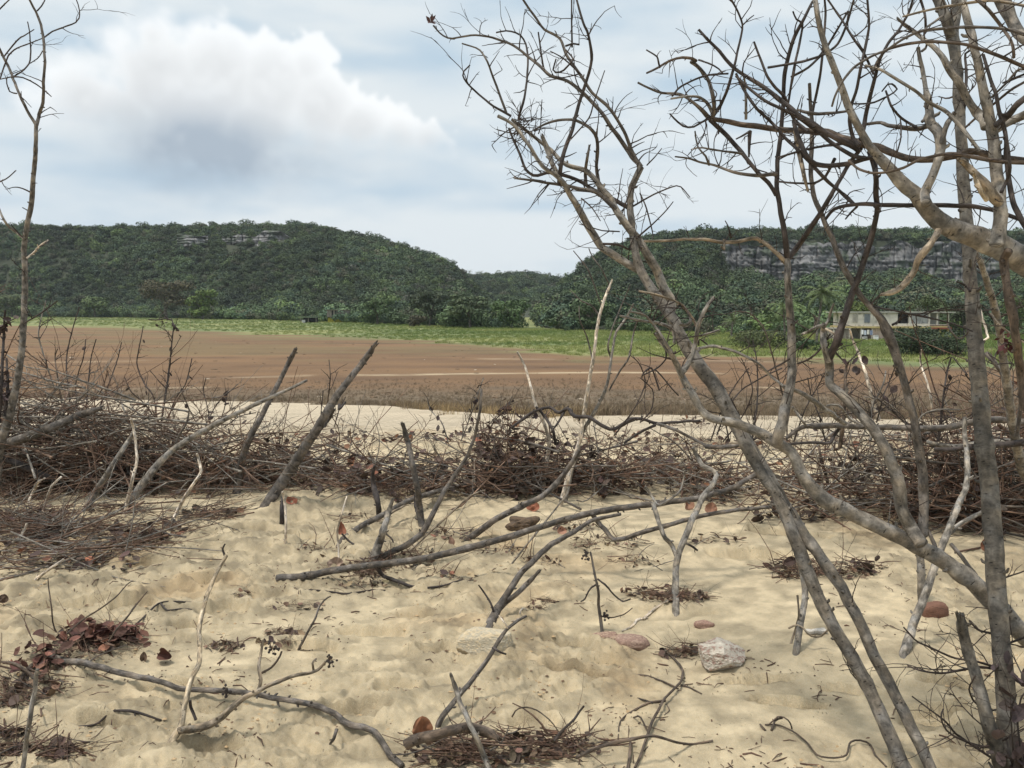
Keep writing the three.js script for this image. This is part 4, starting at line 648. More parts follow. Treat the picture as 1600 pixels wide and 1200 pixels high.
{ // upper right tree: thick pale limb crossing from the right edge
  const T = plantAt('bare_tree', hit(1990, 1240), 'bare tree at the right edge with the thickest pale limb crossing the upper right corner', 'bare tree');
  B(T, [1990, 1240, 1960, 950, 1860, 620, 1760, 500, 1680, 450, 1600, 408, 1560, 384, 1535, 374, 1500, 362, 1470, 348, 1450, 328, 1430, 304, 1412, 288, 1392, 266, 1372, 243, 1350, 216, 1335, 186, 1320, 150, 1305, 112, 1292, 78, 1282, 44, 1274, 4, 1270, -20], [70, 68, 66, 64, 62, 58, 54, 49, 40, 26, 15, 12, 9], M.limb, { name: 'trunk', d: [null, 2.75], tw: 0.4 });
  B(T, [1860, 640, 1830, 420, 1800, 200, 1770, -40], [50, 44, 36], M.trunk, { name: 'trunk', d: [2.5, 2.6], tw: 0.1 });
  B(T, [1556, 384, 1562, 352, 1562, 305, 1557, 262, 1550, 210, 1541, 160, 1531, 115, 1520, 62, 1508, 20, 1499, -12], [24, 21, 20, 18, 15, 14, 13], M.limb, { d: [2.62, 2.75] });
  B(T, [1540, 198, 1530, 180, 1514, 158, 1498, 128, 1480, 100, 1462, 76, 1444, 62, 1425, 47, 1402, 29], [17, 15, 14, 12, 9, 8, 7], M.limb, { d: [2.7, 2.85], broken: true });
  B(T, [1553, 207, 1575, 193, 1600, 180, 1640, 160, 1760, 90], [14, 15, 16, 17], M.limb, { d: [2.7, 2.6] });
  B(T, [1556, 196, 1575, 180, 1590, 162, 1610, 148], [11, 12, 12], M.dark, { d: [2.66, 2.6] });
  B(T, [1449, 316, 1446, 302, 1456, 277, 1466, 252, 1471, 226, 1464, 206, 1455, 192, 1452, 166, 1448, 146, 1442, 110, 1435, 74], [18, 15, 15, 19, 17, 12, 9, 8, 7], M.limb, { d: [2.68, 2.9] });
  B(T, [1472, 224, 1478, 200, 1486, 184, 1492, 176], [10, 10, 9], M.trunk, { d: [2.72, 2.78] });
  B(T, [1452, 194, 1440, 200, 1420, 201, 1395, 197, 1375, 192, 1352, 194], [10, 10, 8, 7, 6], M.mid, { d: [2.78, 2.95] });
  B(T, [1441, 190, 1444, 188, 1448, 176, 1446, 160], [6, 7, 6], M.mid, { d: [2.78, 2.8] });
  B(T, [1466, 360, 1453, 382, 1440, 396, 1432, 408, 1428, 422, 1412, 444, 1395, 455, 1377, 460], [13, 11, 15, 11, 13, 11, 9], M.tan, { d: [2.66, 2.6], broken: true });
  B(T, [1575, 392, 1568, 410, 1576, 460, 1585, 520, 1594, 580, 1602, 640], [15, 14, 15, 16], M.driedbrown, { d: [2.6, 2.72] });
  B(T, [1561, 318, 1545, 296, 1524, 273, 1508, 258, 1497, 249], [17, 15, 13, 10], M.tan, { d: [2.64, 2.6], broken: true });
  B(T, [1541, 312, 1532, 298, 1524, 280, 1521, 270], [8, 10, 9], M.cut, { d: [2.58, 2.56], broken: true });
  // limb E running left
  B(T, [1700, 262, 1640, 256, 1600, 250, 1560, 246, 1520, 236, 1490, 243, 1450, 250, 1420, 249, 1395, 241, 1372, 229, 1348, 225, 1318, 215, 1290, 206, 1255, 204, 1220, 203, 1185, 198, 1150, 193, 1115, 186], [13, 12, 12, 12, 13, 12, 11, 11, 9], M.driedbrown, { d: [2.6, 3.15] });
  B(T, [1112, 187, 1104, 180, 1092, 168, 1076, 155, 1060, 147, 1034, 145, 1010, 136, 997, 129], [8, 6, 5, 4], M.mid, { d: [3.15, 3.1] });
  B(T, [1112, 184, 1116, 172, 1114, 150, 1106, 124, 1092, 106, 1081, 97], [8, 8, 7, 8], M.mid, { d: [3.15, 3.05] });
  B(T, [1088, 95, 1080, 91, 1062, 90, 1045, 95, 1028, 106, 1011, 114], [6, 5, 4], M.driedbrown, { d: [3.05, 2.95] });
  B(T, [1092, 94, 1108, 99, 1122, 107, 1129, 114], [4, 3], M.dark, { d: [3.05, 2.95] });
  B(T, [1031, 106, 1029, 98, 1026, 88, 1010, 78], [4, 3], M.dark, { d: [2.98, 2.95] });
  B(T, [1114, 182, 1126, 165, 1137, 138, 1148, 100, 1156, 66, 1160, 40, 1152, 16, 1140, -4], [7, 6, 5, 4, 4], M.dark, { d: [3.15, 3.0] });
  B(T, [1160, 40, 1170, 30, 1178, 24], [3, 2], M.dark, { d: [3.02, 3.0] });
  B(T, [1112, 183, 1098, 190, 1082, 199, 1068, 197, 1055, 187, 1047, 178], [5, 4, 4, 3], M.dark, { d: [3.15, 3.05] });
  B(T, [1110, 188, 1128, 205, 1148, 225, 1166, 247, 1184, 270, 1200, 285, 1212, 305], [9, 9, 8, 8, 8], M.dark, { d: [3.15, 3.1] });
  B(T, [1050, 150, 1062, 136, 1088, 123, 1110, 117, 1138, 115], [4, 4, 4], M.dark, { d: [3.1, 3.0] });
  B(T, [1115, 182, 1106, 162, 1092, 152, 1070, 151, 1048, 154], [8, 6, 5, 4], M.limb, { d: [3.14, 3.05] });
  B(T, [1165, 187, 1166, 160, 1164, 135, 1162, 118], [6, 5, 4], M.limb, { d: [3.1, 3.05] });
  B(T, [1172, 205, 1171, 225, 1170, 245], [8, 6, 4], M.dark, { d: [3.05, 3.0] });
  B(T, [1172, 205, 1160, 212, 1150, 217], [5, 4, 3], M.dark, { d: [3.05, 3.0] });
  B(T, [1214, 272, 1185, 274, 1150, 270, 1120, 259, 1095, 254, 1075, 247, 1055, 245], [8, 7, 6, 5, 4, 3], M.mid, { d: [3.06, 3.0] });
  B(T, [1160, 240, 1135, 237, 1110, 233, 1093, 230, 1080, 234], [5, 4, 4, 3], M.mid, { d: [3.1, 3.0] });
  B(T, [1108, 258, 1102, 243, 1092, 233, 1088, 220, 1086, 205], [5, 4, 3, 3], M.mid, { d: [3.0, 2.95] });
  // crossing dark branches
  B(T, [1340, 234, 1318, 221, 1292, 208, 1268, 192, 1244, 176, 1222, 158, 1196, 138, 1168, 120, 1148, 108, 1124, 80, 1106, 62, 1092, 46], [12, 10, 10, 9, 8, 7, 6, 5], M.dark, { d: [2.85, 3.0] });
  B(T, [1352, 246, 1332, 243, 1300, 224, 1276, 204, 1250, 185, 1226, 172, 1200, 160, 1172, 140, 1150, 118], [8, 8, 7, 6, 5], M.dark, { d: [2.82, 2.96] });
  B(T, [1262, 206, 1240, 186, 1226, 152, 1210, 136, 1198, 118, 1188, 92, 1178, 65], [8, 6, 6, 5, 4], M.dark, { d: [2.95, 2.9] });
  B(T, [1240, 190, 1248, 215, 1258, 240, 1272, 255, 1292, 259, 1318, 257, 1345, 250, 1366, 246], [8, 9, 10, 9, 9], M.dark, { d: [2.95, 2.82] });
  B(T, [1218, 205, 1236, 224, 1262, 250, 1284, 274, 1310, 298, 1336, 320], [6, 7, 7, 6], M.dark, { d: [3.0, 2.9] });
  B(T, [1150, 115, 1162, 140, 1180, 166, 1204, 190, 1216, 203], [5, 6, 6, 6], M.dark, { d: [3.0, 3.02] });
  B(T, [1243, 204, 1246, 230, 1254, 262, 1262, 299], [8, 9, 7], M.tan, { d: [2.98, 2.9], broken: true });
  B(T, [1345, 218, 1352, 186, 1360, 150, 1368, 118, 1376, 90, 1388, 68, 1406, 44, 1420, 20, 1428, -8], [9, 8, 7, 6, 5, 4], M.dark, { d: [2.82, 2.78] });
  B(T, [1342, 228, 1333, 214, 1327, 190, 1330, 165, 1338, 140, 1344, 108, 1352, 72, 1358, 40, 1355, -8], [8, 7, 6, 6, 5, 4], M.dark, { d: [2.8, 2.75] });
  B(T, [1365, 116, 1356, 95, 1342, 72, 1324, 45, 1308, 20, 1290, -6], [5, 5, 4, 4], M.dark, { d: [2.8, 2.85] });
  B(T, [1300, 166, 1305, 150, 1316, 128, 1335, 105, 1362, 88, 1385, 78, 1410, 62, 1440, 48, 1480, 44, 1520, 42, 1560, 44, 1600, 53, 1720, 90], [4, 5, 5, 6, 6, 7, 8], M.mid, { d: [2.75, 2.5] });
  B(T, [1366, 110, 1372, 95, 1386, 78, 1415, 69, 1450, 65, 1490, 67, 1525, 74, 1560, 87, 1600, 104, 1740, 160], [5, 6, 6, 7, 9, 11], M.driedbrown, { d: [2.75, 2.5] });
  B(T, [1411, 26, 1440, 18, 1475, 11, 1510, 5, 1550, 1, 1600, 9, 1700, 35], [4, 5, 6, 6, 7], M.tan, { d: [2.7, 2.5] });
  B(T, [1522, -6, 1545, 16, 1562, 38, 1576, 58, 1583, 74, 1584, 90], [7, 7, 6, 6], M.driedbrown, { d: [2.6, 2.5] });
  B(T, [1560, -10, 1576, 22, 1588, 46, 1600, 60, 1640, 90], [20, 20, 19, 20], M.trunk, { d: [2.7, 2.55] });
  B(T, [1352, 102, 1378, 110, 1405, 126, 1430, 142, 1452, 160, 1478, 174, 1496, 192, 1514, 214, 1530, 236], [5, 6, 6, 8, 8, 7], M.limb, { d: [2.78, 2.7] });
  B(T, [1326, 250, 1340, 263, 1362, 270, 1385, 269, 1412, 262, 1442, 248, 1472, 241, 1494, 240, 1525, 246, 1560, 252, 1600, 254, 1700, 258], [5, 5, 6, 7, 8, 9], M.driedbrown, { d: [2.72, 2.55] });
  B(T, [1290, 342, 1302, 328, 1322, 321, 1345, 319, 1380, 320, 1420, 321, 1470, 321, 1510, 322, 1550, 328, 1600, 345, 1720, 390], [6, 8, 9, 9, 8, 8, 10], M.dark, { d: [2.95, 2.75] });
  B(T, [1334, 318, 1322, 306, 1310, 298, 1302, 290], [6, 5, 4], M.dark, { d: [2.92, 2.95] });
  B(T, [1339, 322, 1328, 334, 1321, 342], [5, 3], M.dark, { d: [2.92, 2.95] });
  B(T, [1536, 86, 1546, 118, 1555, 146, 1563, 178, 1570, 205, 1573, 250, 1580, 300, 1594, 340, 1615, 370], [6, 7, 8, 9, 10, 12], M.dark, { d: [2.72, 2.6] });
  B(T, [1572, 205, 1578, 262, 1572, 285, 1564, 300], [6, 7, 6], M.dark, { d: [2.6, 2.6] });
  B(T, [1502, 205, 1530, 180, 1556, 160, 1580, 140, 1600, 128], [4, 5, 5], M.driedbrown, { d: [2.8, 2.7] });
  B(T, [1540, 160, 1570, 132, 1590, 110, 1600, 108], [4, 5], M.mid, { d: [2.7, 2.6] });
  B(T, [1566, 130, 1585, 122, 1605, 114], [4, 5], M.dark, { d: [2.7, 2.6] });
  B(T, [1378, 143, 1390, 130, 1402, 140, 1384, 152], [3, 4, 3], M.dark, { d: [2.8, 2.78] });
  B(T, [1384, 142, 1392, 165, 1405, 182, 1420, 192, 1432, 198], [4, 5, 5], M.dark, { d: [2.8, 2.75] });
  B(T, [1384, 152, 1366, 160, 1350, 162, 1332, 162], [4, 4, 3], M.dark, { d: [2.8, 2.78] });
  B(T, [1407, 186, 1408, 215, 1402, 238], [3, 3], M.dark, { d: [2.75, 2.7] });
  B(T, [1366, 245, 1368, 272, 1369, 300], [9, 9], M.dark, { d: [2.86, 2.85] });
  B(T, [1305, 248, 1290, 275, 1272, 286, 1245, 286, 1216, 284], [7, 5, 4, 4], M.dark, { d: [2.9, 3.0] });
  B(T, [1215, 246, 1236, 240, 1268, 232, 1300, 226, 1328, 222], [4, 5, 5], M.dark, { d: [2.98, 2.9] });
  B(T, [1472, -8, 1476, 22, 1446, 44, 1444, 60, 1449, 72, 1440, 80], [4, 5, 4, 4], M.mid, { d: [2.9, 2.88] });
  B(T, [1436, -8, 1442, 12, 1446, 30, 1446, 44], [5, 5], M.dark, { d: [2.88, 2.88] });
  twigs(T, 330, 0.03, 0.14, M.twig, { r: 0.95, kids: 1, up: 0.05 });
}
{ // tall upright trunk on the right
  const T = plantAt('bare_tree', hit(1576, 1240), 'tall straight grey trunk rising through the full height near the right edge', 'bare tree');
  B(T, [1576, 1236, 1573, 1130, 1568, 1050, 1560, 950, 1553, 860, 1546, 760, 1535, 660, 1526, 560, 1519, 470, 1513, 390, 1508, 320, 1505, 260, 1501, 200, 1497, 140, 1494, 95, 1489, 55], [44, 32, 30, 29, 30, 29, 28, 26, 24, 22, 21, 20, 18, 17, 20], M.grey, { name: 'trunk', d: [null, 3.35], tw: 0.3, wob: 0.004 });
  B(T, [1489, 62, 1478, 28, 1464, -4, 1456, -20], [19, 18, 17], M.grey, { d: [3.35, 3.35] });
  B(T, [1490, 60, 1493, 26, 1494, -14], [17, 17, 16], M.grey, { d: [3.35, 3.4] });
  B(T, [1504, 190, 1508, 150, 1510, 110, 1508, 85, 1518, 78], [6, 6, 4], M.dark, { d: [3.3, 3.3] });
  B(T, [1516, 455, 1508, 445, 1495, 440], [5, 3], M.dark, { d: [3.1, 3.1] });
  B(T, [1560, 1010, 1590, 1000, 1612, 990], [5, 4], M.dark, { d: [2.95, 2.9] });
  B(T, [1555, 1045, 1530, 1042, 1500, 1047, 1470, 1052, 1438, 1048, 1418, 1040], [5, 5, 4, 3], M.twig, { d: [2.95, 2.85] });
  B(T, [1555, 1042, 1520, 1032, 1490, 1028, 1450, 1010, 1430, 1000, 1412, 980], [5, 4, 4, 3], M.twig, { d: [2.95, 2.9] });
  B(T, [1560, 1170, 1530, 1165, 1500, 1155, 1478, 1140, 1470, 1120, 1474, 1108], [5, 4, 3], M.twig, { d: [2.85, 2.75] });
  B(T, [1552, 1186, 1520, 1165, 1492, 1145, 1478, 1128, 1455, 1110, 1425, 1088], [5, 4, 3], M.twig, { d: [2.9, 2.75] });
  B(T, [1562, 1108, 1540, 1110, 1522, 1096, 1514, 1075, 1524, 1056], [4, 4, 3], M.twig, { d: [2.9, 2.75] });
  B(T, [1553, 990, 1530, 985, 1515, 970], [5, 4], M.dark, { d: [2.95, 2.85] });
  twigs(T, 60, 0.05, 0.2, M.twig, { r: 1.3, kids: 2, up: 0.05 });
  const S = plantAt('broken_stump', hit(1580, 1236), 'leaning grey stump with a splintered top beside the tall straight trunk', 'stump');
  B(S, [1580, 1234, 1560, 1180, 1542, 1120, 1526, 1060, 1510, 1005, 1500, 962], [44, 30, 24, 21, 18, 19], M.grey, { name: 'trunk', d: [null, 2.82], broken: true });
  twigs(S, 14, 0.05, 0.16, M.twig, { r: 1.2, kids: 1 });
}
{ // pale stem behind the tall trunk
  const T = plantAt('bare_sapling', hit(1660, 830), 'pale mottled stem slanting just right of the tall straight trunk', 'bare tree');
  B(T, [1668, 830, 1625, 770, 1598, 735, 1582, 660, 1572, 590, 1564, 530, 1554, 480, 1542, 440, 1528, 402, 1520, 386], [20, 19, 18, 16, 15, 14, 12, 10], M.limb, { name: 'trunk', d: [null, 4.0] });
  B(T, [1588, 680, 1594, 640, 1600, 600], [8, 7], M.mid, { d: [4.6, 4.5] });
  B(T, [1540, 552, 1552, 566, 1562, 580], [6, 5], M.mid, { d: [4.3, 4.3] });
  B(T, [1532, 484, 1536, 500, 1542, 520, 1544, 528, 1537, 532], [4, 5, 4], M.white, { d: [4.2, 4.1] });
  B(T, [1548, 490, 1562, 508, 1580, 522, 1604, 538], [4, 4, 3], M.tan, { d: [4.2, 4.0] });
  twigs(T, 30, 0.05, 0.2, M.twig, { r: 1.2, kids: 1 });
  const L = new Acc(), c = at(1573, 537, 4.2); for (let k = 0; k < 26; k++) { const p = c.clone().add(V(gauss() * 0.03, gauss() * 0.045, gauss() * 0.03)), u = V(gauss(), gauss() - 0.4, gauss()).normalize(), s = V(gauss(), gauss(), gauss()).cross(u).normalize(), l = rr(0.03, 0.06), g = rr(0.6, 1.4); L.quad(p, p.clone().addScaledVector(u, l * 0.5).addScaledVector(s, l * 0.3), p.clone().addScaledVector(u, l), p.clone().addScaledVector(u, l * 0.5).addScaledVector(s, -l * 0.3), [g, g, g]); }
  tag(mesh('withered_leaves', shift(L.geo(), T.b), leafMat(0.085, 0.035, 0.035), T.o), 'cluster of dark red withered leaves', null, null, 'stuff');
}
{ // thin sapling at the left edge
  const T = plantAt('bare_sapling', hit(-8, 790), 'thin forked bare sapling standing at the left edge against the sky', 'bare tree');
  B(T, [-10, 786, 0, 700, 14, 652, 25, 605, 33, 555, 37, 500, 39, 445, 38, 385, 42, 355, 49, 318, 53, 270, 56, 225, 57, 194], [17, 16, 14, 12, 11, 10, 9, 7], M.trunk, { name: 'trunk', d: [null, 6.6] });
  B(T, [57, 196, 61, 180, 67, 160, 68, 130, 70, 95, 68, 62, 64, 40, 56, 18, 44, -4], [7, 6, 5, 5, 4], M.mid, { d: [6.6, 6.5] });
  B(T, [56, 195, 44, 176, 34, 155, 25, 134, 14, 106, 6, 90, -4, 70], [6, 5, 5, 5], M.mid, { d: [6.6, 6.7] });
  B(T, [37, 372, 26, 364, 14, 354, 5, 342, -2, 326], [5, 4, 4], M.limb, { d: [6.7, 6.7] });
  B(T, [42, 404, 52, 396, 62, 384, 75, 375], [4, 4, 3], M.white, { d: [6.7, 6.6] });
  B(T, [70, 58, 82, 49, 98, 43, 114, 37, 123, 31, 124, 14, 118, -4], [3, 3, 2], M.twig, { d: [6.5, 6.4] });
  B(T, [58, 17, 66, 8, 72, -4], [3, 2], M.twig, { d: [6.5, 6.5] });
  B(T, [7, 88, 16, 76, 28, 62, 42, 53, 53, 46], [3, 3, 2], M.twig, { d: [6.7, 6.6] });
  B(T, [0, 124, 6, 105, 14, 86, 25, 76, 45, 68, 66, 60], [3, 3, 2], M.twig, { d: [6.7, 6.6] });
  B(T, [18, 122, 36, 110, 46, 98, 48, 78, 46, 50, 43, 34], [3, 3, 2], M.twig, { d: [6.7, 6.6] });
  B(T, [47, 99, 60, 90, 66, 80], [2, 2], M.twig, { d: [6.6, 6.5] });
  B(T, [0, 124, 18, 120, 35, 121, 52, 129, 68, 140, 80, 151], [2, 3, 2], M.twig, { d: [6.7, 6.5] });
  B(T, [26, 146, 16, 144, 10, 128, 12, 120], [3, 2], M.twig, { d: [6.7, 6.6] });
  B(T, [0, 284, 12, 278, 25, 266], [3, 2], M.twig, { d: [6.7, 6.6] });
  B(T, [-4, 18, 6, 8, 18, -4], [3, 2], M.twig, { d: [6.7, 6.6] });
  B(T, [38, 505, 55, 495, 70, 485, 90, 470], [3, 3, 2], M.twig, { d: [6.9, 6.8] });
  twigs(T, 36, 0.05, 0.22, M.twig, { r: 1.0, kids: 1 });
}

// ------------------------------------------------------------------ foreground: sticks, snags and stumps
seed = 2002;
forked('long grey fallen branch lying from lower left of centre up to the leaning sapling', 'fallen_branch', 'fallen branch', [432, 904, 470, 901, 520, 892, 560, 886, 610, 880, 655, 874, 720, 860, 790, 841, 850, 821, 905, 806, 960, 795, 1020, 788, 1085, 779, 1140, 765, 1170, 748, 1190, 734], [14, 13, 13, 12, 12, 11, 10], M.mid, { d: [4.98, 5.2], stubs: 1.0, broken: false, wob: 0.004 },
  [[[925, 803, 934, 815, 946, 828, 958, 843, 980, 840, 1010, 830, 1060, 816, 1110, 803, 1160, 796, 1206, 792], [9, 9, 9, 8, 7], M.mid, { d: [5.1, 5.0] }], [[468, 900, 466, 912, 462, 924, 452, 930], [5, 4, 3], M.dark, { d: [5.05, 5.0] }], [[588, 885, 600, 900, 640, 915, 668, 922], [8, 7, 6], M.dark, { d: [5.0, 5.0] }], [[504, 903, 510, 925, 516, 935], [4, 3], M.dark, { d: [5.0, 5.0] }]]);
forked('small forked snag rising from sand behind the half buried pale block', 'snag', 'snag', [764, 980, 772, 962, 780, 948, 798, 920, 815, 895, 838, 872, 860, 852, 895, 832, 925, 814, 970, 804], [17, 16, 12, 11, 10, 8, 6], M.mid, { d: [null, 5.0] },
  [[[780, 952, 792, 940, 810, 926, 826, 910, 842, 892], [11, 10, 9], M.mid, { d: [4.35, 4.4], broken: true }], [[772, 962, 768, 945, 756, 925, 748, 914], [5, 4, 3], M.dark, { d: [4.3, 4.3] }]]);
forked('upright forked snag with crossed pale stems, its foot in a brown twig nest', 'snag', 'snag', [1056, 946, 1055, 915, 1056, 885, 1062, 860, 1072, 835, 1084, 808, 1098, 776, 1112, 758, 1120, 742, 1112, 734, 1096, 726, 1088, 712, 1082, 700], [14, 13, 12, 12, 10, 9, 7], M.limb, { d: [null, 5.2] },
  [[[1020, 786, 1028, 812, 1038, 838, 1048, 850, 1058, 872], [10, 9, 9, 8], M.limb, { d: [5.0, 4.9] }], [[1068, 846, 1078, 852, 1090, 860], [6, 4], M.dark, { d: [4.9, 4.85] }], [[1008, 760, 1018, 775, 1030, 790, 1060, 770, 1068, 750, 1070, 735], [5, 6, 4, 3], M.limb, { d: [5.1, 5.0] }]]);
stick('straight grey dead stem leaning right, tallest of the pair on the left, sawn top', [370, 770, 374, 735, 386, 695, 404, 660, 420, 628, 440, 590, 452, 565, 462, 545], [15, 13, 11, 10, 9, 10], M.mid, { d: [null, undefined], broken: true, cat: 'dead stem', name: 'dead_sapling' });
forked('thick grey dead stem leaning right with a split top before the lagoon', 'dead_sapling', 'dead stem', [418, 788, 440, 755, 466, 715, 492, 676, 512, 642, 528, 616, 550, 588, 570, 562, 588, 537], [20, 19, 17, 16, 14, 12, 11], M.mid, { d: [null, undefined], broken: true, stubs: 1.6 },
  [[[478, 696, 500, 670, 512, 656, 522, 640], [9, 9, 8], M.mid, { d: [7.3, 7.2], broken: true }], [[530, 632, 530, 640, 540, 628], [6, 4], M.dark, { d: [7.2, 7.2] }]]);
stick('short upright grey stem with a broken top right of the thick split one', [660, 828, 656, 795, 652, 762, 644, 720, 637, 690, 629, 662], [13, 13, 12, 11, 10, 11], M.mid, { d: [null, undefined], broken: true, cat: 'dead stem', name: 'dead_sapling' });
stick('grey dead stem leaning right in front of the left brush heap', [134, 796, 150, 768, 168, 740, 186, 712, 200, 690, 210, 676], [14, 12, 10, 8], M.limb, { d: [null, undefined], cat: 'dead stem', name: 'dead_sapling' });
forked('long slender grey stem slanting far up to the right over the left brush heap', 'dead_sapling', 'dead stem', [198, 792, 222, 757, 248, 724, 272, 702, 310, 678, 352, 655, 400, 632, 446, 611, 480, 594], [15, 14, 12, 11, 9, 7, 5], M.limb, { d: [null, undefined] }, [[[270, 704, 280, 680, 292, 660, 296, 640], [5, 4, 3], M.mid, { d: [7.4, 7.3] }]]);
stick('bleached twiggy stem standing between the two grey stems on the left', [193, 808, 200, 780, 207, 748, 214, 718, 212, 692, 208, 666, 205, 655], [6, 7, 6, 5, 5], M.white, { d: [null, undefined] });
stick('slender grey stem curving up past the short upright one with a hooked tip', [600, 868, 634, 852, 660, 832, 678, 800, 694, 768, 712, 740, 730, 714, 742, 680, 750, 640, 752, 608], [12, 12, 11, 9, 7, 6, 5], M.mid, { d: [null, undefined] });
stick('grey branch lying low behind the frayed pale snag', [536, 842, 556, 828, 575, 816, 592, 808, 640, 782, 690, 766, 735, 756, 770, 750], [11, 11, 10, 9, 7], M.mid, { d: [null, 7.4] });
forked('pale frayed snag in front of centre with splintered fibres', 'snag', 'snag', [584, 872, 592, 850, 600, 825, 608, 800, 614, 780], [20, 15, 12, 9], M.limb, { d: [null, undefined], broken: true, stubs: 2 },
  [[[560, 885, 575, 868, 588, 850], [9, 8, 7], M.white, { d: [5.7, 5.6] }], [[606, 806, 618, 798, 632, 790], [6, 4], M.tan, { d: [5.65, 5.7] }], [[580, 860, 560, 855, 545, 845, 534, 834], [5, 4, 3], M.dark, { d: [5.65, 5.6] }], [[598, 830, 612, 842, 616, 852], [4, 3], M.dark, { d: [5.65, 5.6] }], [[596, 840, 588, 862, 580, 880], [5, 5], M.tan, { d: [5.6, 5.6] }]]);
stick('dark peeling stem hanging over the frayed pale snag', [592, 808, 590, 785, 584, 762, 582, 742, 585, 728], [8, 10, 12, 9, 5], M.dark, { d: [6.4, 6.4] });
stick('dark rotten stem hanging by the short upright grey one', [656, 828, 655, 810, 650, 790, 650, 772], [5, 8, 9, 7], M.dark, { d: [6.2, 6.3] });
stick('bleached white stick standing at a dark rotten foot on the left sand', [446, 852, 447, 825, 446, 800, 444, 780, 442, 769], [5, 5, 5, 5], M.white, { d: [null, undefined] });
stick('dark rotten stub beside the bleached white stick', [440, 828, 440, 805, 441, 778], [11, 9, 7], M.dark, { d: [6.3, 6.3], broken: true });
stick('thin bleached stick standing left of the frayed pale snag', [529, 882, 529, 855, 527, 830, 533, 805, 542, 775], [4, 4, 4, 3], M.white, { d: [null, undefined] });
stick('slender brown branch bending from the sand up into the centre thicket', [738, 838, 762, 820, 790, 803, 820, 788, 850, 774, 872, 752, 890, 728, 905, 704], [13, 12, 11, 10, 9], M.mid, { d: [null, undefined] });
const RG = 'saplings standing in the centre thicket';
forked('tall pale bare sapling, nearest the middle of the centre thicket, reaching above the meadow', 'bare_sapling', 'bare sapling', [876, 790, 886, 752, 896, 720, 905, 692, 911, 655, 920, 600, 928, 555, 934, 505, 944, 470, 956, 438], [10, 9, 8, 7, 6, 5], M.white, { d: [null, undefined], broken: true },
  [[[938, 496, 925, 478, 908, 470, 890, 452], [4, 3, 2], M.mid, { d: [7.1, 7.0] }], [[940, 480, 930, 450, 918, 420, 896, 392], [3, 3, 2], M.mid, { d: [7.1, 7.0] }], [[952, 446, 940, 420, 925, 400, 920, 388], [3, 2], M.mid, { d: [7.1, 7.0] }], [[925, 560, 918, 530, 906, 500, 905, 478], [3, 2], M.mid, { d: [7.1, 7.0] }]]);
forked('pale bare sapling leaning right of the tallest one in the centre thicket', 'bare_sapling', 'bare sapling', [882, 784, 893, 735, 908, 680, 928, 645, 948, 604, 955, 560, 962, 520, 978, 498, 990, 475], [9, 8, 7, 5, 4], M.limb, { d: [null, undefined] }, [[[952, 610, 968, 580, 982, 560, 990, 520, 997, 500], [4, 4, 3], M.mid, { d: [7.1, 7.0] }], [[955, 562, 950, 540, 958, 510, 970, 480, 985, 445], [4, 3, 2], M.mid, { d: [7.1, 7.0] }]]);
forked('short pale sapling left of the tallest one in the centre thicket with a bent top', 'bare_sapling', 'bare sapling', [848, 770, 852, 735, 858, 692, 850, 662, 836, 632, 829, 604, 820, 572, 808, 550], [8, 8, 7, 5, 4], M.white, { d: [null, undefined] }, [[[838, 636, 850, 650, 864, 672, 868, 694], [5, 6, 6], M.dark, { d: [7.2, 7.2] }]]);
forked('dark crooked branch arching over the centre thicket', 'arching_branch', 'dead branch', [800, 668, 830, 645, 858, 636, 872, 645, 888, 638, 896, 650, 920, 652, 936, 662, 958, 671, 984, 655, 1004, 654, 1026, 662, 1050, 660, 1094, 657], [5, 6, 8, 7, 6, 5], M.dark, { d: [6.6, 6.2], wob: 0.02 },
  [[[1028, 662, 1056, 672, 1080, 684, 1102, 696], [7, 6, 6], M.mid, { d: [6.3, 6.0] }], [[1102, 697, 1130, 699, 1156, 696], [9, 9], M.mid, { d: [6.0, 5.9], broken: true }], [[884, 640, 872, 660, 862, 674], [5, 4], M.dark, { d: [6.5, 6.4] }], [[1024, 664, 1000, 676, 975, 692], [6, 5], M.dark, { d: [6.3, 6.4] }], [[958, 672, 980, 660, 992, 655], [6, 6], M.dark, { d: [6.4, 6.4] }]]);
forked('horizontal fallen trunk hung across the right thicket behind the uprights', 'fallen_tree', 'fallen tree', [1228, 684, 1245, 672, 1262, 666, 1300, 665, 1350, 667, 1400, 668, 1440, 670, 1480, 668, 1515, 660, 1560, 655, 1610, 662], [7, 11, 11, 12, 12, 13], M.mid, { d: [5.6, 5.4], wob: 0.006 },
  [[[1312, 668, 1304, 680, 1296, 692, 1265, 692, 1232, 694], [7, 6, 5], M.dark, { d: [5.6, 5.5] }], [[1262, 668, 1252, 656, 1240, 640, 1238, 636], [5, 4], M.limb, { d: [5.6, 5.5] }], [[1345, 664, 1325, 652, 1316, 638, 1305, 632, 1292, 634], [5, 6, 5, 4], M.limb, { d: [5.5, 5.5] }]]);
stick('pale log lying behind the tall trunk below the horizontal fallen one', [1448, 690, 1472, 696, 1500, 698, 1530, 692, 1570, 690, 1610, 692], [8, 9, 11, 12, 12], M.limb, { d: [5.9, 5.6], broken: false });
stick('dark log end pointing left below the pale log by the tall trunk', [1608, 690, 1560, 696, 1520, 698, 1490, 702, 1460, 703], [13, 12, 11, 8], M.dark, { d: [5.2, 5.4] });
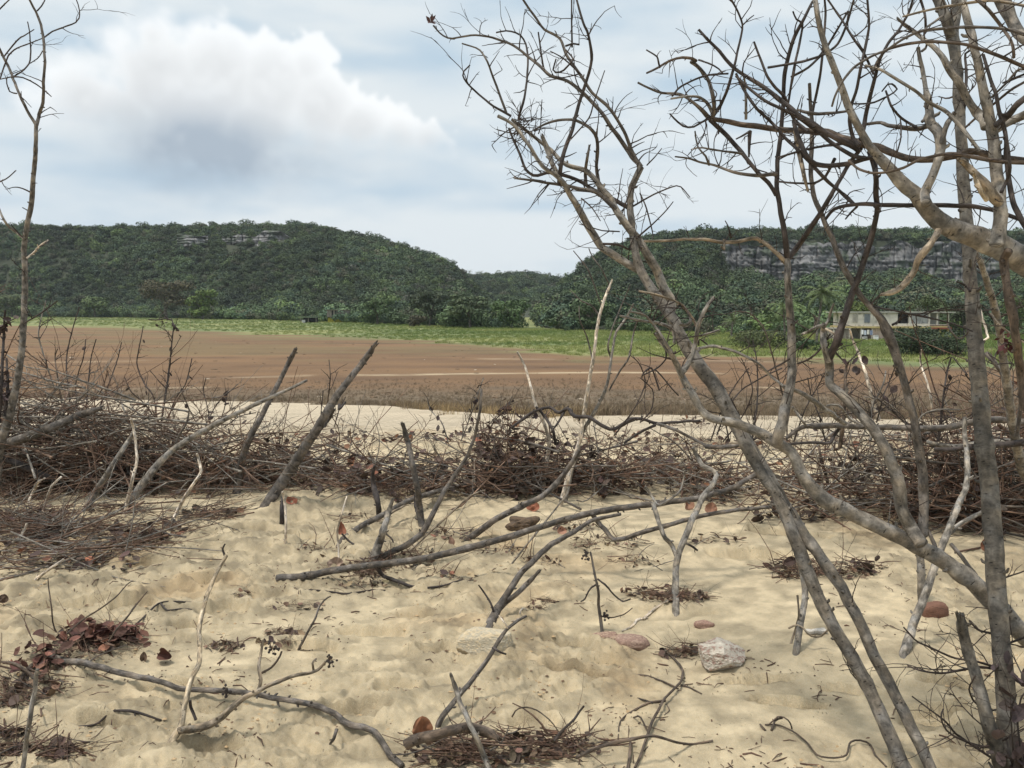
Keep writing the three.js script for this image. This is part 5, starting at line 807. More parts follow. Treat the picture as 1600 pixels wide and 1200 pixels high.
forked('crooked pale snag standing left of the tall trunk, footed in bare sand', 'snag', 'snag', [1414, 1018, 1424, 985, 1436, 952, 1448, 922, 1458, 892, 1474, 850, 1490, 808, 1502, 780, 1511, 752, 1512, 715, 1507, 680, 1508, 652], [18, 16, 14, 13, 11, 10, 8], M.limb, { d: [null, 4.5] },
  [[[1462, 882, 1462, 855, 1450, 830, 1440, 815], [9, 8, 6], M.mid, { d: [4.2, 4.2] }], [[1480, 835, 1505, 815, 1535, 800, 1552, 780], [9, 8, 7], M.limb, { d: [4.3, 4.4] }], [[1486, 850, 1510, 880, 1525, 900], [8, 8], M.mid, { d: [4.3, 4.2] }]]);
stick('grey post like stem footed in sand behind the curving limb on the right', [1440, 938, 1440, 905, 1438, 880, 1436, 850], [15, 14, 13], M.limb, { d: [null, undefined], cat: 'dead stem', name: 'dead_sapling' });
forked('grey stem standing in sand behind the two leaning trunks, ringed by a vine', 'dead_sapling', 'dead stem', [1244, 1022, 1248, 990, 1254, 960, 1258, 920, 1252, 880, 1240, 840, 1230, 800], [14, 13, 12, 13, 14], M.limb, { d: [null, 4.2] }, [[[1232, 1016, 1242, 985, 1248, 960, 1246, 930], [5, 4, 4], M.tan, { d: [3.95, 3.9] }], [[1232, 982, 1245, 976, 1256, 982, 1265, 992, 1280, 996, 1294, 984], [4, 4, 4], M.tan, { d: [3.9, 3.85], label: 'pale vine loop' }]]);
stick('upright dark stub among twigs in the right thicket behind the curving limb', [1290, 800, 1294, 760, 1284, 720, 1278, 690], [7, 6, 5], M.driedbrown, { d: [null, undefined] });
stick('thin bleached sapling left of the pair in the right thicket', [1288, 805, 1286, 760, 1275, 710, 1260, 670, 1246, 645, 1239, 636], [5, 5, 4, 4], M.white, { d: [null, undefined] });
stick('thin straight bleached sapling right of the dark stub in the right thicket', [1302, 800, 1302, 750, 1302, 708], [6, 5, 4], M.white, { d: [null, undefined] });
stick('pale twiggy sapling seen before the lagoon right of the Y shaped upright', [1372, 655, 1362, 620, 1352, 582, 1340, 550, 1332, 530, 1328, 515], [9, 7, 5, 4], M.white, { d: [6.5, 6.5] });
stick('short bleached sapling before the lagoon left of the tall trunk', [1458, 650, 1454, 620, 1446, 590, 1438, 566, 1440, 546], [5, 4, 4, 3], M.white, { d: [7.5, 7.5] });
stick('grey dead branch leaning over the right edge behind the pale mottled stem', [1542, 552, 1556, 566, 1565, 585, 1580, 610], [8, 7, 6], M.mid, { d: [5.5, 5.5] });
// nearer sand
stick('long grey stick lying diagonally across the lower left sand', [78, 1036, 104, 1044, 130, 1055, 200, 1074, 250, 1086, 290, 1092, 340, 1097, 380, 1101, 440, 1112, 500, 1127, 545, 1144, 585, 1163, 605, 1178, 628, 1198], [13, 12, 11, 10, 10, 11, 12, 12], M.mid, { lie: true, lift: 0.035, stubs: 1.2, name: 'fallen_stick', cat: 'stick' });
stick('short stub hanging from the long diagonal stick', [526, 1140, 522, 1152, 516, 1162, 513, 1174], [7, 6, 4], M.mid, { d: [3.18, 3.2], name: 'fallen_stick', cat: 'stick' });
forked('curved bleached stick arching up from the lower left with a grey side fork', 'forked_stick', 'forked stick', [232, 1206, 248, 1188, 266, 1162, 280, 1140, 285, 1125, 288, 1100, 300, 1062, 311, 1035, 312, 1005, 311, 978, 318, 950, 328, 920, 338, 895, 354, 868], [17, 14, 12, 10, 9, 9, 8, 7], M.cut, { d: [null, 3.75] },
  [[[282, 1142, 300, 1138, 325, 1132, 345, 1122, 362, 1106, 384, 1088, 404, 1079, 425, 1069, 455, 1057, 480, 1052, 498, 1046, 508, 1034], [13, 12, 11, 8, 7, 5], M.tan, { d: [3.14, 3.42] }], [[404, 1079, 408, 1062, 404, 1042, 407, 1022, 412, 1000], [7, 7, 6, 5], M.tan, { d: [3.3, 3.45] }], [[409, 1052, 425, 1042, 436, 1028, 440, 1018], [5, 4], M.driedbrown, { d: [3.42, 3.4] }], [[490, 1048, 488, 1036, 494, 1030], [5, 4], M.tan, { d: [3.5, 3.5] }], [[306, 1125, 298, 1105, 297, 1095], [6, 6], M.dark, { d: [3.3, 3.3] }], [[352, 870, 348, 858, 352, 850], [5, 3], M.dark, { d: [3.75, 3.75] }]]);
forked('slanting grey branch right of the round brown leaf with a forked white tip', 'slanting_branch', 'dead branch', [684, 1136, 690, 1122, 706, 1100, 722, 1082, 742, 1056, 762, 1030, 778, 1004, 790, 985, 806, 972, 822, 963], [13, 11, 10, 9, 7, 5], M.mid, { d: [null, 3.7] }, [[[794, 984, 786, 970, 780, 962], [4, 3], M.white, { d: [3.6, 3.6] }], [[770, 1012, 780, 1018, 790, 1022], [5, 4], M.dark, { d: [3.5, 3.5] }]]);
stick('pale snapped stick standing up behind the log at the bottom', [770, 1215, 756, 1180, 744, 1152, 732, 1126, 722, 1105, 713, 1080, 704, 1054], [12, 11, 11, 10, 10, 9], M.limb, { d: [null, 3.05], broken: true });
stick('short dark log lying on the twigs at the bottom middle', [634, 1164, 655, 1154, 680, 1147, 706, 1142, 730, 1136, 756, 1143, 780, 1154], [19, 18, 17, 18, 19, 15], M.driedbrown, { d: [2.98, 2.98], broken: true, name: 'short_log', cat: 'log' });
stick('pale stick standing up at the bottom left edge', [34, 1210, 40, 1165, 47, 1120, 54, 1075, 58, 1046], [9, 9, 9, 8], M.limb, { d: [null, 2.9] });
stick('grey brown stick leaning over the red leaf heap at the left', [10, 1092, 28, 1068, 46, 1044, 66, 1026, 90, 1010, 122, 997], [9, 9, 8, 6], M.driedbrown, { d: [null, null] });
stick('bent dead twig with a hooked end at the left edge of the sand', [2, 1034, 18, 1036, 34, 1042, 48, 1054, 58, 1062], [4, 6, 6, 5], M.driedbrown, { d: [3.45, 3.3] });
stick('thin dark twig lying flat below the long diagonal stick', [122, 1128, 150, 1122, 178, 1116, 215, 1120, 252, 1121], [4, 4, 6, 4], M.dark, { lie: true });
stick('thin upright twig over the red leaf heap', [92, 995, 83, 975, 80, 945, 76, 918, 75, 903], [4, 3, 3, 2], M.driedbrown, { d: [null, undefined] });
stick('long thin twig leaning right over the red leaf heap', [104, 990, 130, 968, 158, 950, 182, 932, 200, 912, 208, 908], [4, 3, 3, 2], M.driedbrown, { d: [3.7, 3.8] });
stick('brown forked twig standing right of the red leaf heap', [170, 1002, 182, 984, 200, 962, 215, 942, 230, 924], [4, 4, 4, 2], M.driedbrown, { d: [3.6, 3.75] });
forked('wiry twig lying right of the red leaf heap towards the middle', 'twig', 'twig', [205, 985, 225, 968, 248, 948, 275, 942, 320, 938], [4, 4, 3], M.dark, { lie: true }, [[[252, 948, 262, 956, 285, 953, 300, 955], [4, 3], M.dark, { lie: true }]]);
stick('grey twig bent up from the sand left of centre', [472, 1005, 482, 985, 492, 968, 498, 950, 508, 936, 516, 932], [5, 5, 4, 3], M.mid, { d: [null, undefined] });
stick('long dark twig lying from the foot of the frayed snag toward the left', [440, 920, 470, 924, 500, 926, 540, 930, 580, 922, 602, 924], [4, 4, 3], M.dark, { lie: true });
stick('thin twig lying in line right of the long fallen branch foot', [668, 924, 690, 921, 715, 918, 735, 914], [5, 3, 2], M.dark, { lie: true });
stick('dark brown branch arched over the bottom twig heap to the right', [900, 1184, 930, 1170, 960, 1160, 990, 1154, 1020, 1150, 1050, 1158, 1080, 1163, 1114, 1157], [7, 7, 6, 5, 4], M.driedbrown, { d: [2.95, 3.1] });
stick('dark twig rising steeply from the bottom twig heap', [866, 1156, 880, 1140, 895, 1126, 905, 1112, 912, 1104], [6, 5, 4], M.dark, { d: [2.98, 3.0] });
stick('thin looped twig over the bottom twig heap', [800, 1120, 808, 1108, 824, 1105, 842, 1112, 860, 1126, 874, 1145], [3, 3, 2], M.driedbrown, { d: [3.05, 3.0] });
forked('wiry brown vine trailing down the sand from the white speckled rock', 'vine', 'vine', [1042, 1022, 1055, 1034, 1066, 1052, 1064, 1072, 1050, 1090, 1038, 1105, 1030, 1120, 1020, 1140, 1012, 1160, 1002, 1182, 992, 1204], [4, 5, 5, 5, 6, 5], M.driedbrown, { lie: true, lift: 0.02 },
  [[[1064, 1072, 1080, 1078, 1096, 1084], [4, 3], M.driedbrown, { lie: true }], [[1060, 1076, 1035, 1070, 1012, 1062, 990, 1055], [4, 3], M.driedbrown, { lie: true }], [[1040, 1100, 1015, 1104, 990, 1112, 975, 1125, 968, 1140, 965, 1170], [5, 4, 3], M.driedbrown, { lie: true }], [[1020, 1105, 1002, 1098, 985, 1092], [4, 3], M.dark, { lie: true }], [[1012, 1150, 1000, 1140, 990, 1128], [4, 3], M.driedbrown, { lie: true, lift: 0.03 }], [[1006, 1175, 1020, 1165], [3, 2], M.driedbrown, { lie: true }], [[985, 1170, 982, 1200, 978, 1215], [7, 6], M.driedbrown, { lie: true }], [[1040, 1105, 1046, 1112, 1038, 1122], [3, 2], M.driedbrown, { lie: true }]]);
forked('long curling vine on the lower right sand with a small knotted tuft', 'vine', 'vine', [1195, 1135, 1215, 1138, 1240, 1150, 1262, 1170, 1278, 1190, 1300, 1193, 1322, 1186, 1328, 1168, 1340, 1163, 1358, 1168, 1368, 1185, 1385, 1198], [3, 4, 4, 4, 4], M.driedbrown, { lie: true, lift: 0.012 },
  [[[1200, 1150, 1207, 1138, 1212, 1125, 1222, 1122], [5, 4], M.driedbrown, { d: [3.2, 3.2] }], [[1202, 1132, 1215, 1120, 1228, 1122, 1236, 1132, 1238, 1144], [3, 3], M.driedbrown, { d: [3.2, 3.2] }], [[1203, 1146, 1194, 1140, 1188, 1132], [5, 4], M.driedbrown, { d: [3.2, 3.2] }]]);
forked('small dead plant with berries standing on the sand right of the snag', 'dead_plant', 'dead plant', [941, 992, 938, 965, 935, 945, 935, 925, 930, 900, 926, 880, 922, 862], [7, 7, 6, 5, 4], M.mid, { d: [null, undefined] }, [[[934, 912, 922, 920, 914, 936, 908, 940], [4, 3], M.dark, { d: [4.25, 4.2] }], [[934, 905, 948, 915, 958, 928, 972, 940, 985, 936], [4, 3], M.dark, { d: [4.25, 4.2] }], [[938, 962, 955, 965, 975, 960, 988, 950], [3, 2], M.driedbrown, { d: [4.25, 4.2] }], [[938, 988, 928, 994, 918, 998], [4, 3], M.dark, { d: [4.22, 4.15] }]]);
stick('bleached white twig with a dark tip lying before the twig nest', [972, 990, 985, 982, 996, 972, 1006, 962, 1012, 956, 1025, 948, 1045, 940, 1060, 930], [3, 5, 6, 5, 4, 4], M.white, { lie: true });
stick('thin pale root running along the sand left of the red stones', [800, 980, 808, 972, 815, 965, 824, 962], [4, 4, 3], M.white, { lie: true });
for (const [p, w, m, l] of [
  [[62, 818, 70, 790, 80, 760, 96, 745], [5, 5, 4], M.white, 'bleached curved stick at the left edge of the front brush'],
  [[44, 786, 52, 768, 60, 752, 70, 748], [5, 6, 4], M.white, 'short bleached stick right of the curved one in the front brush'],
  [[0, 862, 20, 848, 36, 832, 42, 818], [6, 5, 5], M.white, 'bleached stick at the far left edge of the front brush'],
  [[56, 905, 76, 890, 92, 880, 100, 874], [5, 6, 5], M.white, 'white stick poking from the lower end of the front brush'],
  [[268, 820, 276, 800, 290, 775, 308, 748, 314, 738, 310, 715, 308, 710], [6, 7, 6, 5], M.white, 'bleached forked stick before the left heap with a bent top'],
  [[314, 738, 318, 725, 330, 700], [4, 4], M.limb, 'thin twig leaning right from the bleached forked stick'],
  [[302, 765, 308, 778, 313, 793], [4, 4, 3], M.white, 'short white twig below the bleached forked stick'],
  [[548, 765, 556, 748, 562, 735, 552, 728], [5, 6, 5], M.limb, 'pale curled twig in the middle brush'],
  [[574, 728, 580, 718, 576, 708], [6, 7, 5], M.tan, 'short pale hook of wood in the middle brush'],
  [[720, 742, 735, 736, 745, 725, 752, 716], [6, 6, 4], M.white, 'bleached stick end by the centre thicket'],
  [[632, 770, 645, 766, 650, 755, 648, 748], [4, 5, 4], M.white, 'white knobbly twig right of the dark hanging stem'],
  [[742, 770, 742, 745, 741, 718], [3, 3], M.white, 'thin upright pale stick left of the dark centre clump'],
  [[640, 862, 690, 815, 735, 775, 758, 766], [5, 4, 4, 3], M.tan, 'long straight thin stick slanting to the right before the centre'],
  [[800, 880, 840, 830, 880, 780, 888, 770], [4, 4, 3], M.limb, 'thin straight stick crossing the long fallen branch'],
]) stick(l, p, w, m, { d: [null, undefined] });
// logs of the left heap
stick('thick grey log end pointing up to the right out of the left heap', [-30, 702, 0, 696, 40, 684, 80, 668, 120, 651, 158, 638], [18, 17, 17, 16, 14, 12], M.mid, { d: [7.2, 7.4], broken: true, name: 'grey_log', cat: 'log' });
stick('dark grey log sloping down to the right under the left heap', [-20, 705, 10, 717, 40, 730, 75, 746, 100, 760, 116, 768], [14, 13, 12, 11, 9], M.dark, { d: [7.3, 7.5], name: 'grey_log', cat: 'log' });

// ------------------------------------------------------------------ foreground: heaps of brushwood and litter nobody could count
function curledLeaf(acc, p, l, col, up) {                             // a dried, curled broad leaf
  const u = V(gauss(), gauss() * (up ?? 0.4), gauss()).normalize(), n = V(gauss(), 1.2 * rnd() + 0.2, gauss()).normalize(), s = V().crossVectors(u, n).normalize(), m = V().crossVectors(s, u), k = rr(0.3, 1.1), t = rr(0.65, 1.35), c = col.map((x) => x * t * rr(0.9, 1.1)), g = [];
  for (let i = 0; i <= 4; i++) { const x = i / 4, w = 0.42 * Math.sin(Math.PI * clamp(0.08 + 0.86 * x)), row = []; for (let j = -1; j <= 1; j++) row.push(p.clone().addScaledVector(u, l * (x - 0.3)).addScaledVector(s, l * w * j * (1 - 0.25 * k * Math.abs(j))).addScaledVector(m, l * (0.38 * k * w * j * j + 0.25 * k * (x - 0.5) ** 2 * 2 + 0.04 * gauss()))); g.push(row); }
  for (let i = 0; i < 4; i++) for (let j = 0; j < 2; j++) acc.quad(g[i][j], g[i + 1][j], g[i + 1][j + 1], g[i][j + 1], c);
}
const DIM = 0.72; const litterMat = new THREE.MeshStandardMaterial({ vertexColors: true, roughness: 0.85, side: THREE.DoubleSide });
// spots: [column, row, half width, half height] in the photo, count, and heap height in metres
function heap(label, cat, spots, count, o = {}) {
  const all = spots.reduce((s, q) => s + q[2] * q[3] * (q[4] ?? 1), 0), c0 = hit(spots[0][0], spots[0][1]), T = base(o.name ?? 'brushwood', c0, label, cat ?? 'brushwood'); T.userData.kind = 'stuff';
  const accs = [new Acc(), new Acc(), new Acc()], lf = new Acc();
  let tries = 0;
  const pick = () => { let x = rnd() * all, k = 0; while (k < spots.length - 1 && x > spots[k][2] * spots[k][3] * (spots[k][4] ?? 1)) { x -= spots[k][2] * spots[k][3] * (spots[k][4] ?? 1); k++; } const q = spots[k], a = rnd() * 6.283, r = Math.pow(rnd(), 0.55), ca = Math.cos(a) * r; const col = q[0] + ca * q[2], h = hit(col, q[1] + Math.sin(a) * r * q[3] + (o.rag ?? 0) * (noise(col * 0.022, count) + 0.6 * noise(col * 0.07, count + 5))); if (o.patch && tries++ < 6 && fbm(h.x * o.patch, h.z * o.patch * 1.6, 0, 3) < rr(-0.25, 0.2)) return pick(); tries = 0; return [h, 1 - r, q]; };
  for (let k = 0; k < count; k++) {
    const [p, inn, sp] = pick(), d = depthOf(p), big = Math.pow(rnd(), 3), len = mix(o.l0 ?? 0.15, o.l1 ?? 0.9, rnd() * rnd() + 0.15 * rnd()), r = mix(o.r0 ?? 0.0018, o.r1 ?? 0.007, big);
    const H = (o.h ?? 0.3) * (sp[5] ?? 1) * (0.45 + 0.55 * inn), y = Math.pow(rnd(), 1.3) * H, yaw = rr(-1, 1) * (o.spread ?? 1.4) + (o.yaw ?? 0) + (rnd() < 0.5 ? Math.PI : 0), pit = gauss() * (o.pitch ?? 0.22) + (rnd() < (o.stand ?? 0.06) ? rr(0.5, 1.3) : 0);
    const dir = V(Math.cos(yaw) * Math.cos(pit), Math.sin(pit), Math.sin(yaw) * Math.cos(pit)), P = [], R = [], n = Math.round(clamp(len / 0.07, 4, 9)), q = p.clone(); q.y = terrain(p.x, p.z) + 0.004 + y; if (Math.abs(pit) < 0.4) q.addScaledVector(dir, -len / 2);
    const bend = V(gauss() * 0.7, gauss() * 0.35, gauss() * 0.7);
    for (let i = 0; i <= n; i++) { const g = terrain(q.x, q.z) + r * 0.5; P.push(V(q.x, Math.max(q.y, g), q.z)); R.push(r * (1 - 0.55 * i / n)); dir.addScaledVector(bend, (o.curl ?? 0.95) / n).add(V(gauss(), gauss() * 0.7, gauss()).multiplyScalar(0.13)).normalize(); q.addScaledVector(dir, len / n); }
    const A = accs[rnd() < (o.pale ?? 0.16) ? 0 : rnd() < 0.5 ? 1 : 2]; A.tube(P, R, r > 0.005 ? 6 : 4);
    if (rnd() < 0.45) twigInto(A, P[1 + Math.floor(rnd() * (n - 1))], dir.clone().add(V(gauss(), gauss() + 0.2, gauss())), len * rr(0.15, 0.4), r * 0.6, 0.9, 1);
  }
  for (let k = 0; k < (o.long ?? 0); k++) {                            // long clean sticks lying through the heap
    const [p, inn, sp] = pick(), len = rr(0.5, o.longest ?? 2.2), r = rr(0.005, o.longr ?? 0.012), H = (o.h ?? 0.3) * (sp[5] ?? 1) * (0.5 + 0.6 * inn), yaw = (o.yaw ?? 0) + rr(-1, 1) + (rnd() < 0.5 ? Math.PI : 0), pit = rr(-0.3, 0.6), dir = V(Math.cos(yaw) * Math.cos(pit), Math.sin(pit), Math.sin(yaw)), P = [], R = [], q = p.clone(), bend = V(gauss() * 0.25, gauss() * 0.12, gauss() * 0.25); q.y = terrain(p.x, p.z) + rr(0.15, 1.1) * H; q.addScaledVector(dir, -len / 2);
    for (let i = 0; i <= 12; i++) { P.push(V(q.x, Math.max(q.y, terrain(q.x, q.z) + r), q.z)); R.push(r * (1 - 0.6 * i / 12)); dir.addScaledVector(bend, 1 / 12).add(V(gauss(), gauss(), gauss()).multiplyScalar(0.05)).normalize(); q.addScaledVector(dir, len / 12); }
    accs[rnd() < 0.6 ? 0 : 1].tube(P, R, 7); for (let t = 0; t < 3; t++) twigInto(accs[rnd() < 0.5 ? 0 : 1], P[4 + Math.floor(rnd() * 8)], dir.clone().add(V(gauss() * 0.6, gauss() * 0.6, gauss() * 0.6)), rr(0.2, 0.5), r * 0.45, 0.6, 1);
  }
  for (let k = 0; k < (o.leaves ?? 0); k++) { const [p, inn, sp] = pick(); p.y = terrain(p.x, p.z) + 0.01 + Math.pow(rnd(), 1.2) * (o.lh ?? o.h ?? 0.3) * (sp[5] ?? 1) * (0.4 + 0.7 * inn); curledLeaf(lf, p, rr(0.04, 0.10) * (o.ls ?? 1), rnd() < (o.redLeaves ?? 0.15) ? [0.23, 0.105, 0.06] : [0.07, 0.046, 0.036]); }
  for (let k = 0; k < count * (o.chips ?? 0.5); k++) { const [p] = pick(); p.y = terrain(p.x, p.z) + 0.006 + rnd() * rnd() * Math.min(0.12, o.h ?? 0.3) * 0.6; const v = rnd(); curledLeaf(lf, p, rr(0.012, 0.045), v < 0.3 ? [0.16, 0.10, 0.065] : v < 0.5 ? [0.24, 0.17, 0.11] : [0.075, 0.05, 0.038], 0.6); }
  const mats = [o.paleMat ?? M.mid, M.brush, M.red];
  accs.forEach((a, i) => { if (a.i.length) tag(mesh(['pale_sticks', 'brown_sticks', 'dark_sticks'][i], shift(a.geo(), c0), mats[i], T), null, null, null, 'stuff'); });
  if (lf.i.length) tag(mesh('withered_leaves', shift(lf.geo(), c0), litterMat, T), null, null, null, 'stuff');
  return T;
}
seed = 3003;
heap('dense brown brush heap behind the long stems at the left edge', 'brushwood', [[20, 752, 150, 16, 1, 1.0], [150, 755, 140, 14, 1, 0.85], [270, 756, 100, 12, 0.9, 0.6], [370, 756, 70, 9, 0.7, 0.4]], 1350, { rag: 13, h: 1.12, l0: 0.3, l1: 1.5, r0: 0.0024, r1: 0.009, leaves: 700, lh: 0.7, spread: 1.3, pale: 0.16, paleMat: M.limb, long: 150, longr: 0.0115, yaw: 0.1, redLeaves: 0.04, stand: 0.10, pitch: 0.62, curl: 0.7 });
heap('band of brown twigs and sticks left of centre between the leaning stems', 'brushwood', [[430, 756, 90, 12, 1, 1], [530, 758, 120, 12, 1, 0.9], [650, 760, 110, 12, 1, 0.75], [580, 735, 160, 10, 0.3, 0.5]], 480, { rag: 16, h: 0.46, l0: 0.25, l1: 1.2, r0: 0.0022, r1: 0.008, leaves: 420, spread: 1.3, pale: 0.2, paleMat: M.limb, long: 52, longr: 0.010, longest: 1.6, patch: 0.75, redLeaves: 0.05, stand: 0.14, pitch: 0.62 });
heap('dark tangle of twigs and withered leaves around the centre saplings', 'brushwood', [[790, 770, 62, 13, 2.2, 1.0], [880, 768, 90, 13, 1.2, 0.7]], 520, { rag: 16, h: 0.62, l0: 0.2, l1: 1.0, r0: 0.0022, r1: 0.008, leaves: 900, lh: 0.75, ls: 0.9, stand: 0.2, pale: 0.2, redLeaves: 0.06, long: 26, pitch: 0.62 });
heap('brown twig heap right of the centre saplings under the arching branch', 'brushwood', [[1000, 762, 90, 14, 1, 1], [1090, 770, 110, 14, 1, 1], [1000, 738, 120, 10, 0.4, 0.6]], 400, { rag: 16, h: 0.36, l0: 0.2, l1: 0.9, r0: 0.0022, r1: 0.009, leaves: 420, ls: 0.85, redLeaves: 0.2, stand: 0.16, long: 34, longest: 1.3, longr: 0.009, patch: 0.8, pale: 0.25, paleMat: M.limb, pitch: 0.62 });
heap('twig thicket behind the curving limb and leaning trunks at right', 'brushwood', [[1280, 800, 110, 12, 1, 1], [1360, 806, 100, 12, 1, 1], [1300, 770, 100, 10, 0.5, 0.8]], 430, { rag: 16, h: 0.62, l0: 0.2, l1: 1.0, r0: 0.0022, r1: 0.008, leaves: 260, stand: 0.32, pale: 0.28, paleMat: M.limb, long: 34, longest: 1.5, longr: 0.009, patch: 0.7, redLeaves: 0.1, pitch: 0.62 });
heap('dense dark brush behind the tall trunk at the right edge', 'brushwood', [[1570, 815, 110, 20, 1, 1], [1480, 812, 80, 16, 1, 0.85], [1640, 800, 80, 26, 1, 1]], 1100, { rag: 13, h: 1.0, l0: 0.25, l1: 1.2, r0: 0.0022, r1: 0.009, leaves: 700, ls: 0.85, redLeaves: 0.10, stand: 0.26, pale: 0.2, long: 70, pitch: 0.62 });
heap('loose brush of long thin sticks at the left edge in front of the heap', 'brushwood', [[30, 850, 120, 50], [110, 850, 110, 34, 0.7], [20, 790, 70, 26], [110, 885, 110, 14, 0.9]], 330, { h: 0.14, l0: 0.25, l1: 1.1, r0: 0.0022, r1: 0.007, leaves: 160, spread: 0.5, yaw: -0.45, pale: 0.32, paleMat: M.limb, redLeaves: 0.05, long: 46, longest: 1.7, longr: 0.0085, patch: 0.9, chips: 1.2 });
heap('ragged line of dark twigs at the right end of the front left brush', 'brushwood', [[215, 845, 55, 9], [260, 832, 40, 10], [330, 805, 45, 12], [170, 800, 60, 8, 0.6], [280, 775, 80, 7, 0.5]], 190, { h: 0.08, l0: 0.12, l1: 0.6, r0: 0.002, r1: 0.006, leaves: 60, spread: 0.5, yaw: -0.2, chips: 1.2, long: 8, longest: 1.1, longr: 0.007 });
heap('heap of dark sticks with a short log at the bottom edge', 'brushwood', [[690, 1182, 60, 18], [800, 1172, 120, 20], [880, 1172, 60, 18], [750, 1195, 110, 10]], 200, { curl: 1.7, chips: 1.3, h: 0.07, l0: 0.05, l1: 0.45, r1: 0.0055, r0: 0.0012, spread: 0.5, yaw: 0.15, pale: 0.14 });
heap('heap of red brown curled leaves and twigs at the lower left', 'brushwood', [[135, 1010, 60, 18], [185, 1000, 35, 15], [90, 1035, 50, 16], [40, 1075, 60, 18, 0.9], [20, 1100, 40, 12, 0.7]], 300, { h: 0.06, l0: 0.08, l1: 0.5, r1: 0.0045, r0: 0.001, leaves: 26, ls: 0.7, chips: 0.8, curl: 1.4, spread: 0.5, yaw: 0.5 });
heap('small dark litter heap at the bottom left corner', 'brushwood', [[25, 1178, 50, 14], [90, 1178, 45, 14, 0.6], [15, 1150, 25, 8]], 130, { h: 0.035, l0: 0.05, l1: 0.3, r1: 0.005, r0: 0.001, curl: 1.4, chips: 1.2, leaves: 10, ls: 0.6 });
heap('nest of brown twigs round the foot of the forked snag', 'brushwood', [[1035, 934, 45, 11], [1075, 936, 32, 9], [990, 928, 22, 6, 0.6]], 110, { curl: 1.7, chips: 1.3, h: 0.06, l0: 0.06, l1: 0.32, r1: 0.0035, r0: 0.001 });
heap('dark twig litter round the feet of the leaning trunks', 'brushwood', [[1240, 895, 45, 12], [1310, 897, 60, 9], [1360, 893, 40, 6, 0.6]], 150, { curl: 1.7, chips: 1.3, h: 0.10, l0: 0.06, l1: 0.4, r1: 0.005, leaves: 12 });
heap('bundle of dark wiry twigs against the left side of the speckled rock', 'brushwood', [[1058, 1024, 30, 6], [1075, 1018, 18, 5]], 46, { curl: 1.7, chips: 1.3, h: 0.035, l0: 0.05, l1: 0.26, r1: 0.003, r0: 0.001, spread: 0.4, yaw: 0.1 });
heap('dark wiry tuft on the sand right of the forked snag foot', 'brushwood', [[850, 945, 26, 5], [832, 955, 14, 5]], 60, { h: 0.03, l0: 0.05, l1: 0.2, r1: 0.0025, r0: 0.001, spread: 0.6, yaw: -0.4 });
heap('twigs caught round the foot of the frayed pale snag', 'brushwood', [[575, 892, 42, 12], [620, 884, 60, 8, 0.7], [560, 915, 50, 7, 0.5]], 110, { curl: 1.7, chips: 1.3, h: 0.06, l0: 0.05, l1: 0.4, r1: 0.004 });
heap('dark twig strip along the far side of the sand behind the right thicket', 'brushwood', [[1150, 700, 120, 8], [1330, 690, 120, 6, 0.5], [1080, 665, 34, 8, 1.4], [1470, 690, 100, 10]], 200, { h: 0.16, l1: 0.9, r1: 0.008, leaves: 160 });
heap('small brown twig mats lying left of the curved bleached stick', 'brushwood', [[350, 1012, 30, 9], [445, 992, 34, 8], [380, 928, 12, 7, 1.5], [430, 1005, 40, 6, 0.5], [460, 950, 60, 5, 0.5]], 230, { h: 0.02, l0: 0.02, l1: 0.14, r1: 0.0024, r0: 0.0007, spread: 1.6, curl: 1.2 });
heap('litter of small twigs strewn behind the centre thicket toward the lagoon', 'brushwood', [[700, 690, 130, 8], [520, 690, 110, 9], [980, 690, 90, 8], [330, 690, 60, 9]], 170, { h: 0.14, l1: 0.8, r1: 0.006, leaves: 260 });
heap('patches of twigs and short upright stalks strewn over the middle of the sand', 'brushwood', [[500, 862, 40, 10], [640, 872, 46, 12], [705, 905, 40, 9], [845, 880, 36, 9], [950, 850, 60, 10], [900, 826, 50, 8], [1000, 880, 40, 8], [690, 836, 60, 9], [780, 862, 40, 8], [560, 812, 50, 8], [1120, 846, 50, 7]], 300, { h: 0.04, l0: 0.06, l1: 0.42, r1: 0.0045, r0: 0.0012, stand: 0.26, curl: 1.3, chips: 0.9, leaves: 26, ls: 0.6, redLeaves: 0.3, pale: 0.25, paleMat: M.limb });
